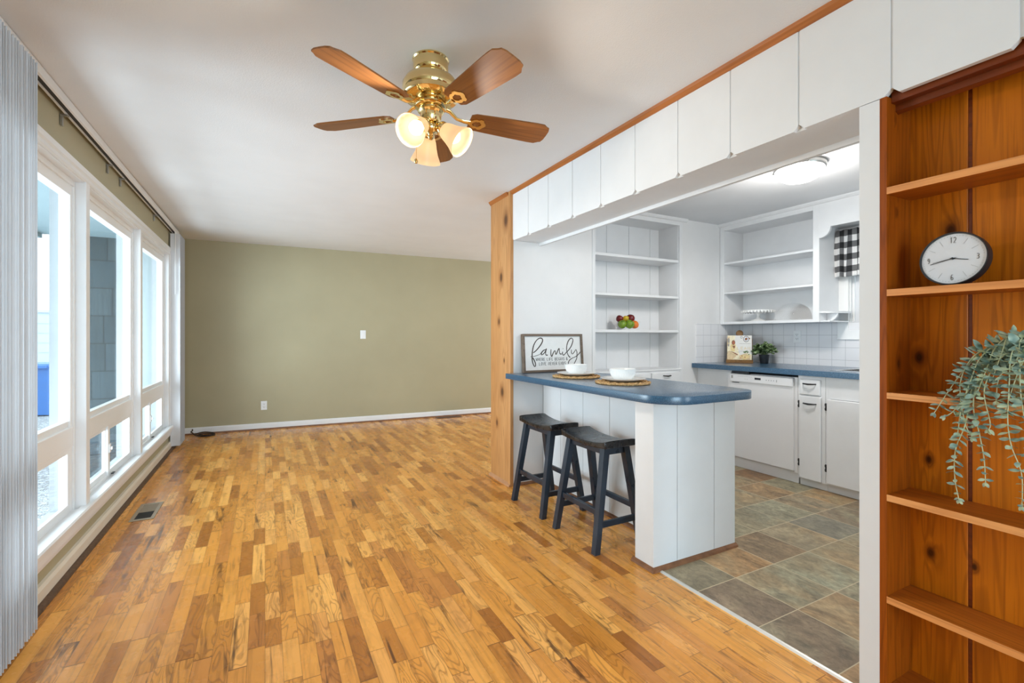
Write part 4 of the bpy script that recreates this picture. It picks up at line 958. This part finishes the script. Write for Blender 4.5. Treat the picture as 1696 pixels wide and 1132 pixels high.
# ------------------------------------------------------------------ sink run
t = thing('dishwasher', 'white built-in dishwasher with a control strip along its top', 'dishwasher', (3.83, 2.59, 0))
MB().box(3.835, 4.40, 2.275, 2.905, .02, .862).build('tub', M['applwhite'], t)
MB().box(3.802, 3.84, 2.298, 2.882, .100, .795, .006).build('door', M['applwhite'], t)
m = MB(); m.box(3.806, 3.85, 2.880, 2.908, .085, .865, .003).box(3.818, 3.85, 2.272, 2.300, .085, .865, .003); m.build('side_trim', M['applwhite'], t)
o = MB().box(3.790, 3.84, 2.300, 2.882, .783, .858, .008).build('control_panel', M['applwhite'], t)
MB().box(3.7885, 3.792, 2.575, 2.632, .818, .836, .001).build('display', M['display'], o)
m = MB()
for k in range(9): m.box(3.7893, 3.791, 2.66+.016*k, 2.668+.016*k, .836, .839)
for k in range(4): m.box(3.7893, 3.791, 2.52-.022*k, 2.528-.022*k, .818, .826, 0)
for k in range(2): m.box(3.7893, 3.791, 2.70+.02*k, 2.706+.02*k, .814, .818)
m.box(3.7893, 3.791, 2.43, 2.436, .812, .832)
m.build('button_print', M['graymark'], o)
m = MB(); m.box(3.7893, 3.791, 2.846, 2.864, .816, .842).build('badge', M['nickel'], o)
MB().box(3.797, 3.806, 2.79, 2.86, .776, .782).build('vent_slot', M['display'], t)
MB().box(3.808, 3.83, 2.70, 2.87, .860, .882).build('mounting_gap', M['display'], t)
MB().box(3.836, 3.86, 2.275, 2.905, .002, .098, .002).build('toe_panel', M['applwhite'], t)
def pull(o, x, y, z, w_):
    MB().tube([(x, y-w_/2, z), (x-.016, y-w_/2+.008, z-.001), (x-.024, y, z-.003), (x-.016, y+w_/2-.008, z-.001), (x, y+w_/2, z)], [.004, .0055, .0075, .0055, .004], 10).build('pull', M['black'], o, smooth=True)
def hinge(o, x, y, z):
    m = MB(); m.prism([(y-.009, z-.028), (y+.009, z-.028), (y+.012, z-.015), (y+.007, z), (y+.012, z+.015), (y+.009, z+.028), (y-.009, z+.028), (y-.012, z+.015), (y-.007, z), (y-.012, z-.015)], 0, x-.004, x+.001)
    m.tube([(x-.005, y, z-.022), (x-.005, y, z+.022)], .004, 8); m.build('hinge', M['black'], o, smooth=True)
FXc = 3.81
t = thing('drawer_cabinet', 'narrow white base cabinet with one drawer, right of the dishwasher', 'cabinet', (3.9, 2.155, 0))
m = MB(); m.box(FXc, 4.48, 2.056, 2.264, .06, .884); m.build('carcass', M['white'], t)
MB().box(3.838, 3.86, 2.056, 2.264, .002, .062).build('toe_kick', M['white'], t)
o = MB().box(FXc-.020, FXc+.001, 2.088, 2.243, .735, .858, .005).build('drawer', M['white'], t); pull(o, FXc-.020, 2.165, .824, .098)
o = MB().box(FXc-.020, FXc+.001, 2.082, 2.246, .066, .725, .005).build('door', M['white'], t); pull(o, FXc-.020, 2.163, .668, .098)
for z in (.655, .185): hinge(o, FXc-.001, 2.255, z)
t = thing('sink_cabinet', 'wide white sink base cabinet with plain doors below a false front', 'cabinet', (3.9, 1.55, 0))
m = MB(); m.box(FXc, 4.48, 1.05, 1.07, .06, .884).box(FXc, 4.48, 2.034, 2.054, .06, .884).box(FXc, 4.48, 1.07, 2.034, .06, .08).box(4.46, 4.48, 1.07, 2.034, .08, .884)
m.box(FXc, FXc+.02, 1.07, 2.034, .72, .884).box(FXc, FXc+.02, 1.54, 1.59, .08, .72).box(FXc, FXc+.02, 1.07, 1.09, .08, .72).box(FXc, FXc+.02, 2.02, 2.034, .08, .72).build('carcass', M['white'], t)
MB().box(3.838, 3.86, 1.05, 2.054, .002, .062).build('toe_kick', M['white'], t)
for a, b, hy in ((1.575, 2.040, 2.049), (1.075, 1.555, 1.066)):
    o = MB().box(FXc-.020, FXc+.001, a, b, .072, .718, .006).build('door', M['white'], t)
    for z in (.655, .185): hinge(o, FXc-.001, hy, z)
    pull(o, FXc-.020, (1.62 if a > 1.5 else 1.51), .668, .06)
m = MB(); x0, x1 = 3.772, 4.508
m.prism([(x0, 1.04), (x1, 1.04), (x1, 1.40), (x0, 1.40)], 2, .886, .930); m.prism([(x0, 2.05), (x1, 2.05), (x1, KY-.004), (x0, KY-.004)], 2, .886, .930)
m.prism([(x0, 1.40), (3.90, 1.40), (3.90, 2.05), (x0, 2.05)], 2, .886, .930); m.prism([(4.36, 1.40), (x1, 1.40), (x1, 2.05), (4.36, 2.05)], 2, .886, .930)
bmesh.ops.remove_doubles(m.bm, verts=m.bm.verts, dist=1e-5)
o = m.build('sink_countertop', M['laminate']); tag(o, 'long slate blue countertop over the dishwasher and sink cabinet', 'countertop')
m = MB()
for a in ((3.885, 4.375, 1.385, 1.42), (3.885, 4.375, 2.03, 2.065), (3.885, 3.92, 1.385, 2.065), (4.33, 4.375, 1.385, 2.065)): m.box(*a, .9305, .936, .002)
for a in ((3.905, 3.915, 1.41, 2.04), (4.345, 4.355, 1.41, 2.04)): m.box(a[0], a[1], a[2], a[3], .76, .932)
for a in ((3.905, 4.355, 1.405, 1.415), (3.905, 4.355, 2.035, 2.045)): m.box(*a, .76, .932)
m.box(3.905, 4.355, 1.405, 2.045, .755, .762)
t = tag(m.build('sink', M['steel']), 'stainless steel sink set into the blue counter', 'sink')
# outlet in the backsplash
t = thing('wall_outlet', 'white double outlet in the tiled backsplash beside the window', 'outlet', (4.498, 2.682, 1.193), rz=-pi/2)
MB().box(-.036, .036, -.006, 0, -.058, .058, .0025).build('cover_plate', M['plate_white'], t, keep=True)
for s in (-1, 1): receptacle(t, s)

# cookbook on its easel
BA = math.atan2(-.58, -.81)
t = thing('cookbook_easel', 'brown wooden cookbook easel with a round knob on the sink counter', 'easel', (4.225, 3.098, .930), rz=BA+pi/2)
tl = Matrix.Rotation(radians(-11), 4, 'X')
m = MB(); m.box(-.118, .118, .012, .024, .004, .25, .003); 
m.prism([(-.022, .24), (.022, .24), (.015, .280), (-.015, .280)], 1, .012, .024); m.xf(tl); m.build('back_board', M['standwood'], t, keep=True)
m = MB(); m.lathe([(0, -.006), (.030, -.006), (.034, -.002), (.034, .002), (.030, .006), (0, .006)], n=32, mtx=tl @ Matrix.Translation((0, .018, .305)) @ Matrix.Rotation(pi/2, 4, 'X')); m.build('round_knob', M['standwood'], t, keep=True, smooth=True)
m = MB(); m.box(-.122, .122, -.042, .022, .0, .016, .002); m.box(-.122, .122, -.046, -.034, .0, .034, .002); m.build('ledge', M['standwood'], t, keep=True)
m = MB(); m.bar((0, .110, .0), (0, .060, .19), .03, .012); m.build('rear_strut', M['standwood'], t, keep=True)
t = thing('cookbook', 'pale cookbook with food photos on its cover, on the easel', 'book', (4.225, 3.098, .930), rz=BA+pi/2)
tl = Matrix.Translation((0, -.008, .0165)) @ Matrix.Rotation(radians(-11), 4, 'X')
BW, BH = .222, .262
m = MB().box(-BW/2+.002, BW/2-.004, -.011, .011, .002, BH-.002).xf(tl); m.build('pages', M['paper'], t, keep=True)
m = MB(); m.box(-BW/2, BW/2, -.0125, -.0105, 0, BH).box(-BW/2, BW/2, .0105, .0125, 0, BH).box(-BW/2-.001, -BW/2+.001, -.0125, .0125, 0, BH).xf(tl); cov = m.build('cover', M['paper'], t, keep=True)
def bf(u, v, h): return tl @ Vector((-BW/2 + u*BW, -.0127-h, v*BH))
def blob(m, pts, t_=.0003):
    A = [m.bm.verts.new(bf(u, v, t_)) for u, v in pts]; f = m.bm.faces.new(A); bmesh.ops.recalc_face_normals(m.bm, faces=[f])
def ell(cx, cy, rx, ry, n=20, a0=0): return [(cx+rx*cos(2*pi*k/n)*cos(a0)-ry*sin(2*pi*k/n)*sin(a0), cy+(rx*cos(2*pi*k/n)*sin(a0)+ry*sin(2*pi*k/n)*cos(a0))) for k in range(n)]
def art(mat, shapes, h):
    m = MB()
    for s in shapes: blob(m, s, h)
    m.build('cover_print', M[mat], cov, keep=True)
art('b_cream', [[(0, 0), (.42, 0), (.55, .12), (.45, .40), (.30, .75), (.32, 1), (0, 1)], [(.42, 0), (1, 0), (1, .26), (.8, .32), (.5, .22)]], .0002)
art('b_tan', [[(0, .05), (.22, .06), (.4, .22), (.28, .32), (.10, .40), (0, .36)], [(.50, .08), (.92, .05), (.95, .22), (.72, .30), (.50, .22)], [(0, .6), (.08, .58), (.1, .95), (0, .97)]], .0004)
art('b_gold', [ell(.62, .19, .09, .06), ell(.80, .18, .09, .07), ell(.70, .10, .08, .05), [(.14, .40), (.30, .36), (.34, .62), (.24, .70), (.12, .62)]], .0006)
art('b_brown', [ell(.25, .72, .075, .095), [(.20, .60), (.32, .60), (.32, .52), (.26, .48)], [(.08, .40), (.14, .38), (.34, .26), (.44, .22), (.42, .27), (.22, .36)], ell(.90, .88, .03, .03)], .0008)
art('b_red', [ell(.26, .715, .045, .06), ell(.60, .20, .025, .02), ell(.72, .15, .025, .02), ell(.55, .12, .02, .02)], .0010)
art('b_green', [ell(.76, .37, .08, .03, 16, .3), ell(.70, .34, .06, .02, 16, -.4), ell(.83, .34, .05, .02, 16, .9), ell(.88, .26, .03, .02)], .0010)
art('b_gray', [ell(.77, .86, .125, .125), ell(.58, .93, .05, .05), ell(.05, .80, .04, .10), ell(.05, .62, .03, .06)], .0006)
art('sky_blue', [ell(.77, .86, .095, .095), ell(.58, .93, .03, .03)], .0008)
art('b_brown', [ell(.77, .86, .06, .05, 20, .6)], .0010)
m = MB()
def bfr(u, v, h): return bf(u, v, h+.0006)
write(m, 'LEAN', .40, .93, .45, .55, .016, bfr, .3)
m.build('title_lettering', M['b_gold'], cov, keep=True)
m = MB()
for y, a, b in ((.68, .50, .94), (.385, .48, .80), (.34, .34, .52)):
    u = a
    while u < b:
        l = random.uniform(.02, .05); m.ribbon([(u, y), (min(u+l, b), y)], .012, bfr); u += l+.014
m.build('small_print', M['b_gray'], cov, keep=True)

# little potted herb
t = thing('potted_plant', 'small leafy green plant in a black pot beside the cookbook', 'plant', (4.345, 2.915, .930))
MB().lathe([(0, .0), (.034, .0), (.036, .003), (.046, .080), (.048, .088), (.044, .088), (.042, .078), (0, .076)], n=32).build('pot', M['blackpot'], t, keep=True, smooth=True)
m = MB(); f = MB(); rr = random.Random(5)
def leaf(mb, p, d, n_, L_, W_, cup=.15, seg=5):
    """pointed-oval leaf from p along d, faces n_"""
    d = d.normalized(); s = d.cross(n_).normalized(); up = s.cross(d).normalized(); V = []
    for i in range(seg+1):
        q = i/seg; wd = W_*sin(pi*min(1, q*.94+.04))**.8; bend = -cup*L_*q*q
        c = p + d*(L_*q) + up*bend
        V.append((mb.bm.verts.new(c - s*wd/2 + up*cup*wd*.4), mb.bm.verts.new(c), mb.bm.verts.new(c + s*wd/2 + up*cup*wd*.4)))
    for a, b in zip(V, V[1:]):
        mb.bm.faces.new((a[0], a[1], b[1], b[0])); mb.bm.faces.new((a[1], a[2], b[2], b[1]))
for k in range(60):
    a = rr.uniform(0, 2*pi); el = rr.uniform(.05, 1.3); R = rr.uniform(.075, .118)
    tip = Vector((R*cos(a)*cos(el)*1.05, R*sin(a)*cos(el)*1.05, .098 + R*sin(el)*.85 - .02*(1-el)))
    base = Vector((.012*cos(a), .012*sin(a), .076)); P = catmull([base, base*.5 + tip*.5 + Vector((0, 0, .022)), tip], 4)
    m.tube(P, .0011, 5)
    for q in range(3, len(P)):
        for s in range(3):
            v = Vector((rr.uniform(-1, 1), rr.uniform(-1, 1), rr.uniform(-.2, 1)))
            leaf(f, P[q], v + (P[q]-base).normalized()*.5, Vector((rr.uniform(-.7, .3), rr.uniform(-.6, .4), .8)), rr.uniform(.022, .032), rr.uniform(.017, .023))
m.build('stems', M['herb'], t, keep=True)
f.build('foliage', M['herb'], t, keep=True, smooth=True, ang=180)

# ------------------------------------------------------------------ pine bookcase in the partition
BY1, BX = .776, 1.900
t = thing('pine_bookcase', 'built-in amber pine bookcase with open shelves at the right edge', 'bookcase', (1.82, .25, 0))
m = MB(); Y = [-.285, .03, .315, .605, BY1]
for a, b in zip(Y, Y[1:]): m.box(BX, BX+.014, a+(.010 if a > 0 else 0), b-(.0 if b > .7 else .0), 0, 1.96, .0015, 1)
m.build('back_boards', M['pineback'], t)
m = MB()
for y in (.605, .315, .03): m.box(BX+.004, BX+.012, y-.002, y+.014, 0, 1.96)
m.build('batten', M['pinetrim'], t)
MB().box(1.7445, BX+.002, BY1-.018, BY1+.002, 0, 1.962, .001).build('side_panel', M['pineside'], t)
MB().box(1.7445, BX+.002, -.300, -.282, 0, 1.962, .001).build('side_panel', M['pineside'], t)
for z, th in ((1.672, .022), (1.348, .0215), (1.021, .020), (.697, .021), (.373, .021), (.09, .02)):
    o = MB().box(1.7475, BX+.001, -.283, BY1-.017, z-th, z, .001).build('shelf', M['pineshelf'], t); MB().box(1.7445, 1.7476, -.283, BY1-.017, z-th, z, .0008).build('front_edge', M['shelfedge'], o)
m = MB(); m.box(1.772, 1.80, -.283, BY1-.017, 1.945, 1.990, .002); m.prism([(1.80, 1.985), (1.80, 1.925), (1.815, 1.918), (1.845, 1.93), (1.86, 1.985)], 1, -.283, BY1-.017)
m.box(1.786, BX, -.283, BY1-.017, 1.975, 1.99)
m.build('head_moulding', M['pinetrim'], t)

# clock on the second shelf
t = thing('desk_clock', 'round white clock with thin black rim and numerals on the bookcase shelf', 'clock', (1.800, .612, 1.3485 + .0785), rz=-pi/2 + radians(0))
TB = Matrix.Rotation(radians(-5), 4, 'X'); CR = .0785
fr_ = Matrix.Rotation(pi/2, 4, 'X')
MB().lathe([(0, -.018), (CR-.006, -.018), (CR, -.014), (CR, .014), (CR-.001, .0165), (CR-.0035, .0165), (CR-.005, .010), (0, .010)], n=72, mtx=TB @ fr_).build('rim', M['black'], t, keep=True, smooth=True)
fa = MB().lathe([(0, .0108), (CR-.005, .0108), (CR-.005, .009), (0, .009)], n=64, mtx=TB @ fr_).build('face', M['clockface'], t, keep=True)
def cf(u, v, h): return TB @ Vector((u, -.0112-h, v))
m = MB()
for k in range(60):
    a = 2*pi*k/60; s, c = sin(a), cos(a)
    if k % 15 == 0: continue
    r0, r1, wd = (.047, .0645, .0007) if k % 5 == 0 else (.0665, .0690, .0006)
    m.ribbon([(r0*s, r0*c), (r1*s, r1*c)], wd, cf, .0003)
m.build('minute_marks', M['graymark'], fa, keep=True)
m = MB()
write(m, '12', -.0085, .0065, .047, .064, .0010, cf, .25); write(m, '3', .052, .0585, -.0075, .0075, .0010, cf); write(m, '6', -.0032, .0032, -.064, -.048, .0010, cf); write(m, '9', -.0595, -.0530, -.0075, .0075, .0010, cf)
m.build('numerals', M['cf'], fa, keep=True)
def hand(name, ang, L_, back, wd, h):
    s, c = sin(radians(ang)), cos(radians(ang)); m = MB()
    m.ribbon([(-back*s, -back*c), (0, 0), (L_*s, L_*c)], [wd*.6, wd, wd*.8], lambda u, v, q: cf(u, v, q+h), .0006); m.build(name, M['black'], t, keep=True)
hand('hour_hand', 102, .036, .006, .0024, .0015); hand('minute_hand', 256, .053, .008, .0022, .0024); hand('second_hand', 259.5, .046, .011, .0007, .0033)
m = MB().lathe([(0, .010), (.0032, .010), (.0032, .016), (0, .0165)], n=16, mtx=TB @ fr_).build('hub', M['black'], t, keep=True)
m = MB(); m.box(-.012, .012, .014, .050, -.0780, -.074).build('rear_foot', M['black'], t, keep=True)

# trailing eucalyptus
t = thing('eucalyptus_plant', 'trailing gray-green eucalyptus spilling over the bookcase shelf from its pot', 'plant', (1.815, .442, 1.0215))
MB().lathe([(0, .0), (.048, .0), (.054, .004), (.062, .060), (.066, .100), (.067, .112), (.062, .112), (.058, .098), (0, .094)], n=40).build('pot', M['seagrass'], t, keep=True, smooth=True)
STEMS = [
[(1.8, .464, 1.147), (1.77, .526, 1.17), (1.74, .567, 1.11), (1.725, .596, 1.05), (1.712, .627, .978)],
[(1.8, .464, 1.139), (1.77, .514, 1.145), (1.732, .545, 1.087), (1.715, .559, .961), (1.71, .579, .882), (1.71, .581, .806), (1.71, .572, .744)],
[(1.8, .464, 1.131), (1.76, .499, 1.146), (1.732, .532, 1.096), (1.716, .544, 1.013), (1.715, .531, .933), (1.715, .522, .869), (1.715, .519, .805)],
[(1.8, .453, 1.147), (1.75, .463, 1.179), (1.722, .472, 1.148), (1.71, .473, 1.054), (1.71, .475, .975), (1.71, .468, .914), (1.71, .45, .848), (1.71, .449, .764)],
[(1.8, .464, 1.147), (1.75, .485, 1.155), (1.73, .508, 1.114), (1.716, .522, 1.049), (1.715, .51, .969), (1.715, .513, .949)],
[(1.8, .464, 1.147), (1.77, .496, 1.162), (1.75, .532, 1.162), (1.735, .559, 1.128), (1.72, .573, 1.06), (1.715, .561, .961), (1.715, .546, .922)],
[(1.8, .448, 1.147), (1.75, .452, 1.172), (1.722, .455, 1.133), (1.715, .453, 1.056), (1.715, .445, .98), (1.715, .436, .889)],
[(1.8, .464, 1.147), (1.75, .508, 1.13), (1.73, .551, 1.061), (1.716, .584, .991), (1.71, .602, .972)],
[(1.8, .459, 1.147), (1.79, .479, 1.171), (1.785, .494, 1.195)],
[(1.8, .459, 1.155), (1.77, .457, 1.195), (1.74, .46, 1.187), (1.722, .463, 1.133), (1.715, .492, 1.092), (1.715, .498, 1.027)],
[(1.8, .448, 1.147), (1.75, .43, 1.195), (1.72, .421, 1.12), (1.715, .421, .984), (1.715, .419, .863)],
[(1.8, .455, 1.15), (1.76, .505, 1.175), (1.735, .535, 1.14), (1.72, .55, 1.08), (1.715, .568, 1.0), (1.712, .575, .93)],
[(1.8, .45, 1.15), (1.755, .44, 1.20), (1.73, .44, 1.17), (1.718, .46, 1.10), (1.715, .482, 1.0)],
[(1.81, .45, 1.15), (1.77, .49, 1.19), (1.745, .51, 1.165), (1.725, .52, 1.11), (1.717, .535, 1.05)],
[(1.81, .44, 1.15), (1.78, .47, 1.20), (1.75, .485, 1.20), (1.728, .49, 1.16), (1.718, .505, 1.09)],
]
rr = random.Random(11); O = Vector((1.815, .442, 1.0215))
for S in STEMS:
    P = [p - O for p in catmull([Vector(p) for p in S], 10)]; N = len(P)
    o = MB().tube(P, [.0018 - .0008*i/N for i in range(N)], 6).build('stem', M['eucstem'], t, keep=True, smooth=True)
    lv = MB(); acc = 0; k = 0
    for i in range(3, N):
        acc += (P[i]-P[i-1]).length
        if acc > .0145:
            acc = 0; k += 1; d = (P[i]-P[i-1]).normalized(); f_ = i/N
            e = d.cross(Vector((1, 0, .3))).normalized() if k % 2 else d.cross(Vector((.2, 1, .1))).normalized()
            e = (Matrix.Rotation(rr.uniform(-.6, .6), 3, d) @ e)
            Ls = (.038 - .020*f_)*rr.uniform(.8, 1.15)
            for s in (-1, 1):
                dd = e*s + d*rr.uniform(.05, .5) + Vector((0, 0, rr.uniform(-.1, .2)))
                if (P[i] + dd.normalized()*Ls).x > BX - O.x - .006: continue
                leaf(lv, P[i], dd, Vector((-.5 + rr.uniform(-.5, .5), rr.uniform(-.6, .2), .9)), Ls, Ls*rr.uniform(.46, .62), rr.uniform(-.1, .25))
    for q in (-1, 1): leaf(lv, P[-1], (P[-1]-P[-2]).normalized() + Vector((0, q*.5, 0)), Vector((-1, 0, .5)), .014, .008)
    lv.build('leaves', M['euc'], o, keep=True, smooth=True, ang=180)
